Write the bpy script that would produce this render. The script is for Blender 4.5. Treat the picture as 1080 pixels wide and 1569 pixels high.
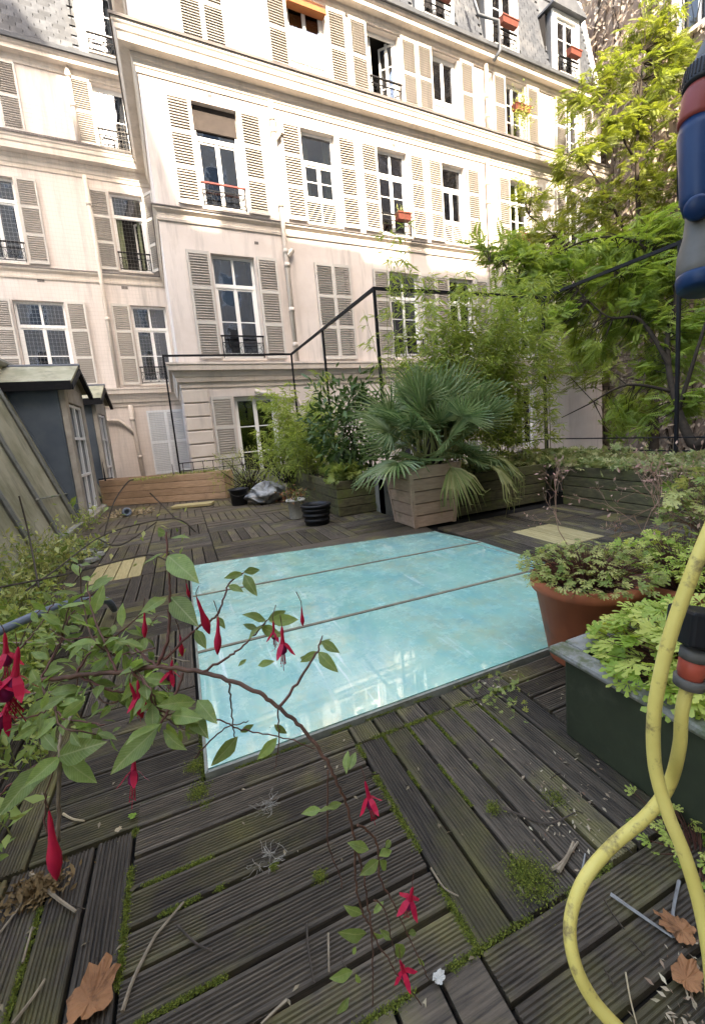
import bpy, math, random
import numpy as np
from math import sin, cos, pi, radians, sqrt, atan2
random.seed(7); rng = np.random.default_rng(7)
scn = bpy.context.scene
for o in list(bpy.data.objects): bpy.data.objects.remove(o)
COL = scn.collection

# ------------------------------------------------------------------ camera, sky, sun, exposure
FPX, CX, CY = 671.02, 567.55, 752.96            # focal length and principal point, photo pixels (1080x1569)
YAW, PIT, ROL = 0.39790, 0.14538, -0.08316
_f = np.array([sin(YAW)*cos(PIT), cos(YAW)*cos(PIT), -sin(PIT)])
_R = np.array([cos(YAW), -sin(YAW), 0.0]); _U = np.cross(_R, _f)
CR = cos(ROL)*_R + sin(ROL)*_U; CU = -sin(ROL)*_R + cos(ROL)*_U; CF = _f
cam = bpy.data.objects.new('camera', bpy.data.cameras.new('camera')); COL.objects.link(cam)
from mathutils import Matrix, Vector
cam.matrix_world = Matrix(((CR[0], CU[0], -CF[0], 0), (CR[1], CU[1], -CF[1], 0), (CR[2], CU[2], -CF[2], 0), (0, 0, 0, 1)))
cam.data.sensor_fit = 'VERTICAL'; cam.data.sensor_height = 36; cam.data.lens = FPX/1569*36
cam.data.shift_x = (540-CX)/1569; cam.data.shift_y = -(784.5-CY)/1569
cam.data.clip_start = 0.02; cam.data.clip_end = 500
scn.camera = cam

OFF = 0.07924                                   # the facade stands turned by 4.5 degrees against the deck
SUN_EL, SUN_AZ = radians(40), radians(12)       # sun behind the camera, a little from the left of the facade's normal
tv = (cos(OFF), sin(OFF)); nv = (-sin(OFF), cos(OFF))
_h = np.array([nv[0]*cos(SUN_AZ)+tv[0]*sin(SUN_AZ), nv[1]*cos(SUN_AZ)+tv[1]*sin(SUN_AZ)])
sdir = Vector((_h[0]*cos(SUN_EL), _h[1]*cos(SUN_EL), -sin(SUN_EL)))
sl = bpy.data.lights.new('sun', 'SUN'); sl.energy = 2.05; sl.angle = radians(0.5); sl.color = (1, .95, .87)
so = bpy.data.objects.new('sun', sl); COL.objects.link(so); so.rotation_euler = sdir.to_track_quat('-Z', 'Y').to_euler()
w = bpy.data.worlds.new('World'); scn.world = w; w.use_nodes = True
sk = w.node_tree.nodes.new('ShaderNodeTexSky'); sk.sky_type = 'NISHITA'; sk.sun_disc = False
sk.sun_elevation = SUN_EL; sk.sun_rotation = atan2(-sdir.x, -sdir.y); sk.air_density = 1.0; sk.dust_density = 2.5; sk.ozone_density = 1.0
bg = w.node_tree.nodes['Background']; bg.inputs[1].default_value = 0.15
w.node_tree.links.new(sk.outputs[0], bg.inputs[0])
scn.view_settings.view_transform = 'Standard'; scn.view_settings.look = 'None'
scn.view_settings.gamma = 1; scn.view_settings.exposure = 3.42
scn.view_settings.use_white_balance = True; scn.view_settings.white_balance_temperature = 7600; scn.view_settings.white_balance_tint = 10
scn.render.engine = 'CYCLES'
scn.cycles.max_bounces = 8; scn.cycles.transparent_max_bounces = 12; scn.cycles.diffuse_bounces = 4

# ------------------------------------------------------------------ helpers
ZD = -1.2                                        # deck height (eye at 0)
def ray(px, py): return CR*(px-CX)/FPX + CU*(CY-py)/FPX + CF
def P(px, py, d): return ray(px, py)*d           # point seen at a photo pixel, d metres ahead of the eye
def on_z(px, py, z=ZD): r = ray(px, py); return r*(z/r[2])
def F(t, n, z): return np.array([t*cos(OFF)-n*sin(OFF), t*sin(OFF)+n*cos(OFF), z])

def nt(m):
    m.use_nodes = True; return m.node_tree, m.node_tree.nodes, m.node_tree.links
def mat(name, c1, c2=None, scale=6, rough=.7, bump=0, bscale=60, metal=0, spec=.18, c3=None, c3s=1.5, c3t=(.5, .65), stretch=None, coord='pos', rnd=0, trans=0, tint=None, coat=0, bdist=.004, streak=0):
    m = bpy.data.materials.new(name); t, N, L = nt(m); b = N['Principled BSDF']; out = N['Material Output']
    b.inputs['Roughness'].default_value = rough; b.inputs['Metallic'].default_value = metal
    b.inputs['Specular IOR Level'].default_value = spec; b.inputs['Coat Weight'].default_value = coat
    if coord == 'pos': src = N.new('ShaderNodeNewGeometry').outputs['Position']
    else: src = N.new('ShaderNodeTexCoord').outputs['Object']
    if rnd:
        oi = N.new('ShaderNodeObjectInfo')
        if coord != 'pos':
            va = N.new('ShaderNodeVectorMath'); va.operation = 'ADD'; mu = N.new('ShaderNodeMath'); mu.operation = 'MULTIPLY'; mu.inputs[1].default_value = 57
            L.new(oi.outputs['Random'], mu.inputs[0]); L.new(src, va.inputs[0]); L.new(mu.outputs[0], va.inputs[1]); src = va.outputs[0]
    if stretch:
        mp = N.new('ShaderNodeMapping'); mp.inputs['Scale'].default_value = stretch; L.new(src, mp.inputs[0]); ssrc = mp.outputs[0]
    else: ssrc = src
    def noise(s, sc, det=5, ro=.6):
        n = N.new('ShaderNodeTexNoise'); n.inputs['Scale'].default_value = sc; n.inputs['Detail'].default_value = det; n.inputs['Roughness'].default_value = ro
        L.new(s, n.inputs['Vector']); return n.outputs['Fac']
    def mix(a, bb, fac, mode='MIX'):
        x = N.new('ShaderNodeMix'); x.data_type = 'RGBA'; x.blend_type = mode
        if isinstance(fac, (int, float)): x.inputs[0].default_value = fac
        else: L.new(fac, x.inputs[0])
        for i, v in ((6, a), (7, bb)):
            if isinstance(v, tuple): x.inputs[i].default_value = (*v, 1)
            else: L.new(v, x.inputs[i])
        return x.outputs[2]
    def ramp(f, lo, hi):
        r = N.new('ShaderNodeMapRange'); r.inputs[1].default_value = lo; r.inputs[2].default_value = hi; L.new(f, r.inputs[0]); return r.outputs[0]
    col = mix(c1, c2 or c1, ramp(noise(ssrc, scale), .3, .7))
    if streak:
        mp2 = N.new('ShaderNodeMapping'); mp2.inputs['Scale'].default_value = (2.5, 2.5, .25); L.new(src, mp2.inputs[0])
        col = mix(col, tuple(x*.62 for x in c1), ramp(noise(mp2.outputs[0], 1.6, 6, .7), .5, .5+.5/streak*.5))
    if c3: col = mix(col, c3, ramp(noise(src, c3s, 6, .65), *c3t))
    if tint:
        at = N.new('ShaderNodeAttribute'); at.attribute_name = 'tint'; col = mix(col, tint, at.outputs['Fac'])
    if rnd:
        mr = N.new('ShaderNodeMapRange'); mr.inputs[3].default_value = 1-rnd; mr.inputs[4].default_value = 1+rnd; L.new(oi.outputs['Random'], mr.inputs[0])
        h = N.new('ShaderNodeHueSaturation'); L.new(mr.outputs[0], h.inputs['Value']); L.new(col, h.inputs['Color']); col = h.outputs[0]
    L.new(col, b.inputs['Base Color'])
    if bump:
        bn = N.new('ShaderNodeBump'); bn.inputs['Strength'].default_value = bump; bn.inputs['Distance'].default_value = bdist
        L.new(noise(ssrc, bscale, 4), bn.inputs['Height']); L.new(bn.outputs[0], b.inputs['Normal'])
    if trans:
        tr = N.new('ShaderNodeBsdfTranslucent'); g = N.new('ShaderNodeHueSaturation'); g.inputs['Saturation'].default_value = 1.15; g.inputs['Value'].default_value = 1.5
        L.new(col, g.inputs['Color']); L.new(g.outputs[0], tr.inputs[0]); ms = N.new('ShaderNodeMixShader'); ms.inputs[0].default_value = trans
        L.new(b.outputs[0], ms.inputs[1]); L.new(tr.outputs[0], ms.inputs[2]); L.new(ms.outputs[0], out.inputs[0])
    m.diffuse_color = (*c1, 1); return m
M = {}
M['wall'] = mat('cream_render', (.62, .555, .51), (.56, .495, .455), 1.2, .85, .25, 40, streak=1.1, c3=(.50, .43, .38), c3s=.9, c3t=(.52, .8))
M['trim'] = mat('cream_trim', (.61, .54, .475), (.52, .45, .385), 2.5, .8, .2, 50, streak=1)
M['trimd'] = mat('lead_capping', (.10, .085, .08), (.17, .15, .14), 4, .6)
M['shut'] = mat('shutter_paint', (.53, .495, .45), (.45, .42, .38), 3, .6, rnd=.12, coord='obj')
M['louv'] = mat('louvre_gap_shade', (.36, .325, .285), (.29, .26, .23), 3, .7, rnd=.12, coord='obj')  # darker than the frames: shade between the slats put into their colour
M['shutw'] = mat('shutter_pale_paint', (.62, .64, .66), (.56, .58, .6), 3, .6)
M['white'] = mat('white_paint', (.78, .77, .75), (.7, .69, .66), 4, .45)
M['iron'] = mat('black_iron', (.006, .006, .007), (.012, .011, .012), 20, .6, spec=.15)
M['redrail'] = mat('red_handrail', (.22, .05, .04), (.15, .04, .035), 8, .5)
M['slate'] = mat('slate', (.028, .031, .037), (.055, .059, .066), 5, .6, .3, 30, rnd=.35, c3=(.10, .10, .102), c3s=1.3, c3t=(.5, .8))
M['zinc'] = mat('zinc', (.07, .075, .085), (.12, .125, .135), 3, .55, metal=.2)
M['zincb'] = mat('blue_grey_zinc', (.085, .105, .13), (.15, .175, .20), 1.2, .42, .15, 8, metal=.35, c3=(.2, .215, .22), c3s=1.4, c3t=(.5, .9))
M['zincm'] = mat('lichen_zinc', (.28, .26, .175), (.37, .35, .25), 2.2, .75, .3, 60, c3=(.15, .15, .08), c3s=1.8, c3t=(.45, .8), streak=1.4, metal=.1)
M['rollz'] = mat('seam_zinc', (.20, .20, .18), (.11, .11, .09), 5, .6, .2, 50, metal=.2)
M['stone'] = mat('dirty_stone', (.42, .38, .32), (.28, .25, .21), 5, .85, .4, 50, streak=1)
M['conc'] = mat('mossy_concrete', (.30, .29, .25), (.15, .15, .12), 4, .9, .5, 40, c3=(.10, .13, .04), c3s=4, c3t=(.55, .65))
M['plank'] = mat('weathered_deck_wood', (.118, .092, .064), (.026, .021, .016), 4, .6, .6, 60, c3=(.16, .14, .045), c3s=2.0, c3t=(.50, .74), stretch=(2, 30, 30), coord='obj', rnd=.34, bdist=.002, spec=.22)
M['yplank'] = mat('new_deck_wood', (.46, .37, .19), (.33, .27, .12), 4, .7, .5, 40, stretch=(2, 14, 14), coord='obj', rnd=.1)
M['sub'] = mat('dark_substrate', (.012, .011, .01), (.02, .018, .015), 8, .95)
M['soil'] = mat('soil', (.03, .022, .016), (.06, .045, .03), 20, .95, .8, 60)
M['oldwood'] = mat('mossy_planter_wood', (.125, .11, .055), (.06, .052, .03), 3, .8, .5, 60, stretch=(3, 12, 12), coord='obj', rnd=.25, c3=(.12, .14, .035), c3s=3, c3t=(.5, .75))
M['palmwood'] = mat('brown_planter_wood', (.44, .31, .215), (.32, .215, .15), 3, .75, .4, 60, stretch=(3, 14, 14), coord='obj', rnd=.2, c3=(.10, .10, .04), c3s=2.5, c3t=(.56, .8))
M['pine'] = mat('pale_pine_boards', (.50, .33, .21), (.37, .235, .14), 3, .7, .4, 60, stretch=(2, 12, 12), coord='obj', rnd=.15, c3=(.16, .11, .07), c3s=2.5, c3t=(.58, .8))
M['terra'] = mat('terracotta', (.43, .135, .062), (.33, .10, .05), 5, .6, .2, 40, c3=(.16, .08, .05), c3s=6, c3t=(.55, .75))
M['brickb'] = mat('brick_red_plastic', (.15, .045, .03), (.11, .03, .022), 8, .6)
M['gbox'] = mat('dark_green_box', (.042, .05, .028), (.026, .030, .018), 4, .6, .3, 30, c3=(.10, .10, .07), c3s=3, c3t=(.6, .9))
M['rim'] = mat('weathered_rim', (.24, .235, .21), (.12, .12, .10), 9, .8, .6, 60, c3=(.09, .10, .055), c3s=12, c3t=(.5, .62))
M['hose'] = mat('yellow_hose', (.58, .48, .14), (.50, .40, .10), 14, .45, .15, 90, c3=(.20, .15, .06), c3s=30, c3t=(.56, .68))
M['black'] = mat('black_plastic', (.007, .007, .008), (.012, .012, .013), 10, .45, spec=.25)
M['greyp'] = mat('grey_plastic', (.12, .112, .098), (.075, .07, .06), 20, .5, .1, 90)
M['redp'] = mat('red_plastic', (.20, .04, .03), (.15, .03, .022), 15, .45)
M['bluep'] = mat('blue_plastic', (.005, .02, .062), (.009, .03, .08), 15, .38)
M['orangep'] = mat('orange_plastic', (.40, .075, .045), (.30, .06, .035), 15, .4)
M['tube'] = mat('grey_blue_tube', (.16, .19, .23), (.10, .12, .15), 8, .45)
M['bark'] = mat('bark', (.045, .034, .024), (.022, .017, .012), 15, .9, .8, 60)
M['mbark'] = mat('mossy_bark', (.10, .11, .03), (.045, .04, .022), 9, .95, .8, 60)
M['culm'] = mat('bamboo_culm', (.16, .19, .06), (.22, .20, .08), 8, .5)
M['fstem'] = mat('fuchsia_stem', (.13, .065, .04), (.07, .04, .03), 30, .6)
M['redst'] = mat('red_stem', (.13, .05, .04), (.08, .04, .025), 30, .5)
M['twig'] = mat('dry_twig', (.30, .24, .16), (.16, .12, .08), 30, .8)
M['dtwig'] = mat('dark_twig', (.05, .04, .03), (.08, .06, .045), 30, .8)
M['deadleaf'] = mat('dead_leaf', (.36, .17, .075), (.22, .10, .045), 18, .7, .6, 60, trans=.15, c3=(.10, .05, .025), c3s=30, c3t=(.55, .7))
M['palel'] = mat('pale_dead_leaf', (.45, .36, .22), (.32, .24, .14), 25, .7, trans=.1)
M['moss'] = mat('moss', (.17, .20, .03), (.24, .25, .045), 60, .95, trans=.1, tint=(.07, .09, .018))
M['root'] = mat('dry_roots', (.48, .46, .40), (.34, .32, .27), 30, .8)
M['tang'] = mat('dry_root_fibre', (.36, .33, .27), (.20, .17, .13), 60, .9)
M['sil'] = mat('silvery_stick', (.26, .255, .24), (.16, .15, .135), 30, .5)
M['bag'] = mat('plastic_bag', (.42, .42, .40), (.10, .10, .10), 9, .4, .6, 14, bdist=.03)
M['awn'] = mat('orange_awning', (.30, .12, .04), (.22, .07, .03), 3, .7)
M['curtb'] = mat('brown_curtain', (.16, .115, .075), (.10, .07, .045), 6, .9)
M['blind'] = mat('brown_blind', (.060, .048, .042), (.045, .036, .032), 6, .9)
M['curtw'] = mat('white_curtain', (.60, .60, .58), (.48, .48, .47), 6, .9)
M['curtg'] = mat('green_curtain', (.20, .22, .13), (.13, .15, .09), 6, .9)
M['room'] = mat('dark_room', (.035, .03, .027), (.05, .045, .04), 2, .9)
M['court'] = mat('courtyard_paving', (.16, .15, .14), (.11, .105, .10), 2, .9)
M['rear'] = mat('rear_building_render', (.50, .44, .38), (.42, .37, .32), 1.2, .9)
M['brick'] = mat('ivy_wall_render', (.30, .23, .18), (.22, .17, .14), 1.5, .9, .4, 30)
M['net'] = mat('net_cord', (.40, .37, .33), (.35, .32, .29), 5, .8)
def leafm(name, a, b_, tint, tr=.35, rough=.45, sc=3): return mat(name, a, b_, sc, rough, trans=tr, tint=tint, spec=.22)
M['l_palm'] = leafm('palm_leaf', (.115, .18, .055), (.06, .115, .035), (.27, .32, .14), .25, .33)
M['l_palm'].node_tree.nodes['Principled BSDF'].inputs['Specular IOR Level'].default_value = .45
M['l_palmd'] = leafm('dry_palm_leaf', (.33, .31, .13), (.26, .24, .11), (.16, .2, .06), .25)
M['l_bam'] = leafm('bamboo_leaf', (.20, .26, .05), (.13, .20, .04), (.36, .40, .10), .42)
M['l_tree'] = leafm('tree_leaf', (.17, .25, .05), (.11, .18, .035), (.32, .38, .09), .48)
M['l_top'] = leafm('bright_tree_leaf', (.14, .17, .035), (.10, .135, .03), (.21, .23, .05), .4)
M['l_laur'] = leafm('laurel_leaf', (.03, .055, .016), (.04, .075, .02), (.09, .14, .04), .2, .3)
M['l_cover'] = leafm('ground_cover_leaf', (.16, .22, .06), (.09, .14, .04), (.36, .34, .15), .3)
M['l_herb'] = leafm('herb_leaf', (.25, .35, .055), (.16, .26, .035), (.48, .50, .13), .38)
M['l_herbd'] = leafm('faded_herb_leaf', (.17, .235, .05), (.095, .15, .03), (.40, .38, .13), .32)
M['l_ivy'] = leafm('bare_ivy', (.27, .205, .16), (.18, .135, .105), (.40, .34, .27), .15, .8)
M['l_weed'] = leafm('weed_leaf', (.20, .28, .07), (.12, .19, .045), (.42, .44, .13), .4)
M['l_fuch'] = mat('fuchsia_leaf', (.21, .275, .075), (.14, .20, .05), 6, .36, .3, 60, trans=.42, rnd=.35, coord='obj', spec=.25, c3=(.40, .38, .10), c3s=9, c3t=(.6, .85))
M['flow'] = mat('fuchsia_red', (.50, .018, .045), (.38, .012, .05), 40, .4, trans=.25)
M['flowd'] = mat('fuchsia_dark', (.13, .008, .06), (.2, .01, .05), 40, .4)
M['lich'] = mat('white_lichen', (.55, .54, .48), (.42, .41, .36), 20, .9)

def vein_leaf():
    m = M['l_fuch']; t, N, L = nt(m); b = N['Principled BSDF']; lk = b.inputs['Base Color'].links[0]; src = lk.from_socket
    tc = N.new('ShaderNodeTexCoord'); sp = N.new('ShaderNodeSeparateXYZ'); L.new(tc.outputs['Object'], sp.inputs[0])
    def M_(op, a, b_=None, c=None):
        n = N.new('ShaderNodeMath'); n.operation = op
        for i, v in enumerate((a, b_, c)):
            if v is None: continue
            if isinstance(v, (int, float)): n.inputs[i].default_value = v
            else: L.new(v, n.inputs[i])
        return n.outputs[0]
    ay = M_('ABSOLUTE', sp.outputs[1]); ph = M_('MULTIPLY', M_('SUBTRACT', sp.outputs[0], M_('MULTIPLY', ay, 1.3)), 46.0); v1 = M_('POWER', M_('ABSOLUTE', M_('COSINE', ph)), 14.0)
    mid = M_('LESS_THAN', ay, .011); f = M_('MULTIPLY', M_('MAXIMUM', M_('MULTIPLY', v1, .55), mid), .7)
    x = N.new('ShaderNodeMix'); x.data_type = 'RGBA'; L.new(f, x.inputs[0]); L.new(src, x.inputs[6]); x.inputs[7].default_value = (.40, .40, .17, 1); L.new(x.outputs[2], b.inputs['Base Color'])
    bp = N.new('ShaderNodeBump'); bp.inputs['Strength'].default_value = .5; bp.inputs['Distance'].default_value = .0012; bp.invert = True; L.new(f, bp.inputs['Height']); L.new(bp.outputs[0], b.inputs['Normal'])
vein_leaf()
def glass(name, tint=(.9, .92, .95), refl=.25):
    m = bpy.data.materials.new(name); t, N, L = nt(m); N.remove(N['Principled BSDF'])
    tr = N.new('ShaderNodeBsdfTransparent'); tr.inputs[0].default_value = (*tint, 1)
    gl = N.new('ShaderNodeBsdfGlossy'); gl.inputs['Roughness'].default_value = .03; gl.inputs[0].default_value = (.9, .93, 1, 1)
    fr = N.new('ShaderNodeFresnel'); fr.inputs[0].default_value = 1.5; ad = N.new('ShaderNodeMath'); ad.inputs[1].default_value = refl; L.new(fr.outputs[0], ad.inputs[0]); ad.use_clamp = True
    no = N.new('ShaderNodeTexNoise'); no.inputs['Scale'].default_value = 2.5; g = N.new('ShaderNodeNewGeometry'); L.new(g.outputs['Position'], no.inputs['Vector'])
    bp = N.new('ShaderNodeBump'); bp.inputs['Strength'].default_value = .12; bp.inputs['Distance'].default_value = .02; L.new(no.outputs[0], bp.inputs['Height']); L.new(bp.outputs[0], gl.inputs['Normal'])
    ms = N.new('ShaderNodeMixShader'); L.new(ad.outputs[0], ms.inputs[0]); L.new(tr.outputs[0], ms.inputs[1]); L.new(gl.outputs[0], ms.inputs[2]); L.new(ms.outputs[0], N['Material Output'].inputs[0])
    return m
M['glass'] = glass('window_glass', (.55, .57, .6), .10)

def skylight_mat():
    m = bpy.data.materials.new('aqua_skylight_glass'); t, N, L = nt(m); b = N['Principled BSDF']
    g = N.new('ShaderNodeNewGeometry').outputs['Position']
    def noise(sc, det=6, ro=.65, st=None, dist=0):
        s = g
        if st:
            mp = N.new('ShaderNodeMapping'); mp.inputs['Scale'].default_value = st; mp.inputs['Rotation'].default_value = (0, 0, .6); L.new(g, mp.inputs[0]); s = mp.outputs[0]
        n = N.new('ShaderNodeTexNoise'); n.inputs['Scale'].default_value = sc; n.inputs['Detail'].default_value = det; n.inputs['Roughness'].default_value = ro; n.inputs['Distortion'].default_value = dist
        L.new(s, n.inputs['Vector']); return n.outputs['Fac']
    def rmp(f, lo, hi, a=0, c=1):
        r = N.new('ShaderNodeMapRange'); r.inputs[1].default_value = lo; r.inputs[2].default_value = hi; r.inputs[3].default_value = a; r.inputs[4].default_value = c; L.new(f, r.inputs[0]); return r.outputs[0]
    def mix(a, c, fac):
        x = N.new('ShaderNodeMix'); x.data_type = 'RGBA'; L.new(fac, x.inputs[0])
        for i, v in ((6, a), (7, c)):
            if isinstance(v, tuple): x.inputs[i].default_value = (*v, 1)
            else: L.new(v, x.inputs[i])
        return x.outputs[2]
    col = mix((.20, .45, .385), (.34, .56, .46), rmp(noise(2.2), .35, .65))
    col = mix(col, (.12, .36, .40), rmp(noise(3, 8, .75, (1, .4, 1)), .48, .78))
    col = mix(col, (.36, .62, .57), rmp(noise(14, 8, .8, (1, .3, 1), 1.5), .54, .72))
    col = mix(col, (.40, .44, .25), rmp(noise(1.7, 9, .8), .49, .76))
    col = mix(col, (.17, .25, .17), rmp(noise(1.1, 10, .88), .53, .72)); col = mix(col, (.10, .12, .075), rmp(noise(26, 6, .8), .64, .72))
    col = mix(col, (.50, .66, .61), rmp(noise(30, 4, .6, (1, .06, 1)), .62, .72))
    L.new(col, b.inputs['Base Color'])
    L.new(rmp(noise(9, 8, .75), .45, .65, .12, .45), b.inputs['Roughness'])
    b.inputs['Specular IOR Level'].default_value = .6; L.new(rmp(noise(7, 9, .8), .50, .66, 1.0, .12), b.inputs['Coat Weight'])
    L.new(rmp(noise(7, 9, .8), .56, .70, .012, .35), b.inputs['Coat Roughness']); b.inputs['Coat IOR'].default_value = 1.6
    return m
M['sky'] = skylight_mat()

def empty(name, loc=(0, 0, 0), rz=0, label=None, cat=None, group=None):
    o = bpy.data.objects.new(name, None); COL.objects.link(o); o.location = loc; o.rotation_euler = (0, 0, rz); o.empty_display_size = .1
    return tag(o, label, cat, group)
def tag(o, label=None, cat=None, group=None, kind=None):
    if label: o['label'] = label
    if cat: o['category'] = cat
    if group: o['group'] = group
    if kind: o['kind'] = kind
    return o
def link(name, me, parent=None, loc=(0, 0, 0), rot=(0, 0, 0), sc=None):
    o = bpy.data.objects.new(name, me); COL.objects.link(o); o.parent = parent; o.location = loc; o.rotation_euler = rot
    if sc: o.scale = sc
    return o
class MB:
    def __init__(s): s.v = []; s.f = []; s.m = []; s.mi = 0
    def quad(s, a, b, c, d): n = len(s.v); s.v += [tuple(a), tuple(b), tuple(c), tuple(d)]; s.f.append((n, n+1, n+2, n+3)); s.m.append(s.mi)
    def tri(s, a, b, c): n = len(s.v); s.v += [tuple(a), tuple(b), tuple(c)]; s.f.append((n, n+1, n+2)); s.m.append(s.mi)
    def hexa(s, p):      # 8 points: bottom 4 ccw, top 4 ccw
        n = len(s.v); s.v += [tuple(q) for q in p]
        for f in ((3, 2, 1, 0), (4, 5, 6, 7), (0, 1, 5, 4), (1, 2, 6, 5), (2, 3, 7, 6), (3, 0, 4, 7)): s.f.append(tuple(n+i for i in f)); s.m.append(s.mi)
        return s
    def box(s, x0, x1, y0, y1, z0, z1): return s.hexa([(x0, y0, z0), (x1, y0, z0), (x1, y1, z0), (x0, y1, z0), (x0, y0, z1), (x1, y0, z1), (x1, y1, z1), (x0, y1, z1)])
    def prism(s, poly, a0, a1, axis):   # polygon in the other two axes, extruded along axis
        n = len(s.v); k = len(poly)
        for a in (a0, a1):
            for p in poly: q = list(p); q.insert(axis, a); s.v.append(tuple(q))
        s.f.append(tuple(range(n+k-1, n-1, -1))); s.m.append(s.mi); s.f.append(tuple(range(n+k, n+2*k))); s.m.append(s.mi)
        for i in range(k): j = (i+1) % k; s.f.append((n+i, n+j, n+k+j, n+k+i)); s.m.append(s.mi)
        return s
    def tube(s, pts, r, k=6, cap=True):
        pts = [np.array(p, float) for p in pts]; n0 = len(s.v); m = len(pts)
        if not hasattr(r, '__len__'): r = [r]*m
        up = None
        for i, p in enumerate(pts):
            d = pts[min(i+1, m-1)]-pts[max(i-1, 0)]; d = d/(np.linalg.norm(d)+1e-9)
            if up is None: up = np.array([0, 0, 1.]) if abs(d[2]) < .9 else np.array([1., 0, 0])
            u = np.cross(d, up); u /= np.linalg.norm(u)+1e-9; v = np.cross(u, d); up = v
            for j in range(k): a = 2*pi*j/k; s.v.append(tuple(p+(u*cos(a)+v*sin(a))*r[i]))
        for i in range(m-1):
            for j in range(k):
                a = n0+i*k+j; b = n0+i*k+(j+1) % k; s.f.append((a, b, b+k, a+k)); s.m.append(s.mi)
        if cap:
            s.f.append(tuple(n0+j for j in range(k-1, -1, -1))); s.m.append(s.mi); s.f.append(tuple(n0+(m-1)*k+j for j in range(k))); s.m.append(s.mi)
        return s
    def lathe(s, prof, k=32, c=(0, 0, 0), M3=None):   # profile of (r, z)
        n0 = len(s.v); c = np.array(c, float)
        for r, z in prof:
            for j in range(k):
                a = 2*pi*j/k; q = np.array([r*cos(a), r*sin(a), z])
                if M3 is not None: q = M3 @ q
                s.v.append(tuple(q+c))
        for i in range(len(prof)-1):
            for j in range(k): a = n0+i*k+j; b = n0+i*k+(j+1) % k; s.f.append((a, b, b+k, a+k)); s.m.append(s.mi)
        return s
    def mesh(s, name, mats, smooth=False):
        me = bpy.data.meshes.new(name); me.from_pydata(s.v, [], s.f)
        for m in (mats if isinstance(mats, (list, tuple)) else [mats]): me.materials.append(m)
        if any(s.m): me.polygons.foreach_set('material_index', s.m)
        if smooth: me.polygons.foreach_set('use_smooth', [True]*len(s.f))
        me.update(); return me
    def build(s, name, mats, parent=None, smooth=False, loc=(0, 0, 0), rot=(0, 0, 0)):
        return link(name, s.mesh(name, mats, smooth), parent, loc, rot)
def bevel(o, w=.004, seg=1):
    b = o.modifiers.new('bevel', 'BEVEL'); b.width = w; b.segments = seg; b.limit_method = 'ANGLE'; return o

# vectorised leaves: template verts (k,3), faces; +X is the leaf axis, +Z its upper side
def frames(d, nrm):
    d = d/np.linalg.norm(d, axis=1, keepdims=True); y = np.cross(nrm, d); y /= np.linalg.norm(y, axis=1, keepdims=True)+1e-9
    z = np.cross(d, y); return np.stack([d, y, z], axis=2)
def leaves(name, tpl, pos, d, nrm, scale, m, parent=None, tint=None, kind=None):
    tv_, tf = np.array(tpl[0], float), tpl[1]; n = len(pos); k = len(tv_)
    R = frames(np.array(d, float), np.array(nrm, float))
    V = np.einsum('nij,kj->nki', R, tv_)*np.array(scale).reshape(-1, 1, 1)+np.array(pos)[:, None, :]
    me = bpy.data.meshes.new(name); me.vertices.add(n*k); me.vertices.foreach_set('co', V.reshape(-1))
    lt = [len(f) for f in tf]; idx = np.concatenate([np.array(f) for f in tf]); nl = len(idx)
    me.loops.add(n*nl); me.polygons.add(n*len(tf))
    me.loops.foreach_set('vertex_index', (idx[None, :]+(np.arange(n)*k)[:, None]).reshape(-1).astype(np.int32))
    st = np.cumsum([0]+lt[:-1]); me.polygons.foreach_set('loop_start', (st[None, :]+(np.arange(n)*nl)[:, None]).reshape(-1).astype(np.int32))
    me.materials.append(m); me.update(calc_edges=True)
    tt = rng.random(n) if tint is None else np.array(tint)
    at = me.attributes.new('tint', 'FLOAT', 'POINT'); at.data.foreach_set('value', np.repeat(tt, k).astype(np.float32))
    o = link(name, me, parent)
    if kind: o['kind'] = kind
    return o
KITE = ([(0, 0, 0), (.42, .2, .05), (1, 0, -.06), (.42, -.2, .05)], [(0, 2, 1), (0, 3, 2)])
def blade(wd, droop=.1): return ([(0, 0, 0), (.35, wd/2, .02), (.35, -wd/2, .02), (.75, wd*.35, -droop*.4), (.75, -wd*.35, -droop*.4), (1, 0, -droop)], [(0, 2, 1), (1, 2, 4, 3), (3, 4, 5)])
def pinnate(pairs=7, lw=.17, ll=.30):
    v, f = [], []
    for i in range(pairs):
        x = .12+.8*i/pairs; z = -.22*x*x
        for s in (1, -1):
            n = len(v); L_ = ll*(1-.35*abs(i/pairs-.35)); dx = .35*L_; dy = s*L_*.93
            px, py = -dy, dx; q = sqrt(px*px+py*py); px, py = px/q*lw*L_*1.2, py/q*lw*L_*1.2
            v += [(x, 0, z), (x+dx*.45+px, dy*.45+py, z+.01), (x+dx, dy, z-.07), (x+dx*.45-px, dy*.45-py, z+.01)]; f += [(n, n+1, n+2), (n, n+2, n+3)]
    n = len(v); v += [(.9, 0, -.19), (1.0, .04, -.22), (1.2, 0, -.28), (1.0, -.04, -.22)]; f += [(n, n+1, n+2), (n, n+2, n+3)]
    n = len(v); v += [(0, .006, 0), (0, -.006, 0), (1, 0, -.22)]; f += [(n, n+1, n+2)]
    return v, f
PIN = pinnate()
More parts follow.
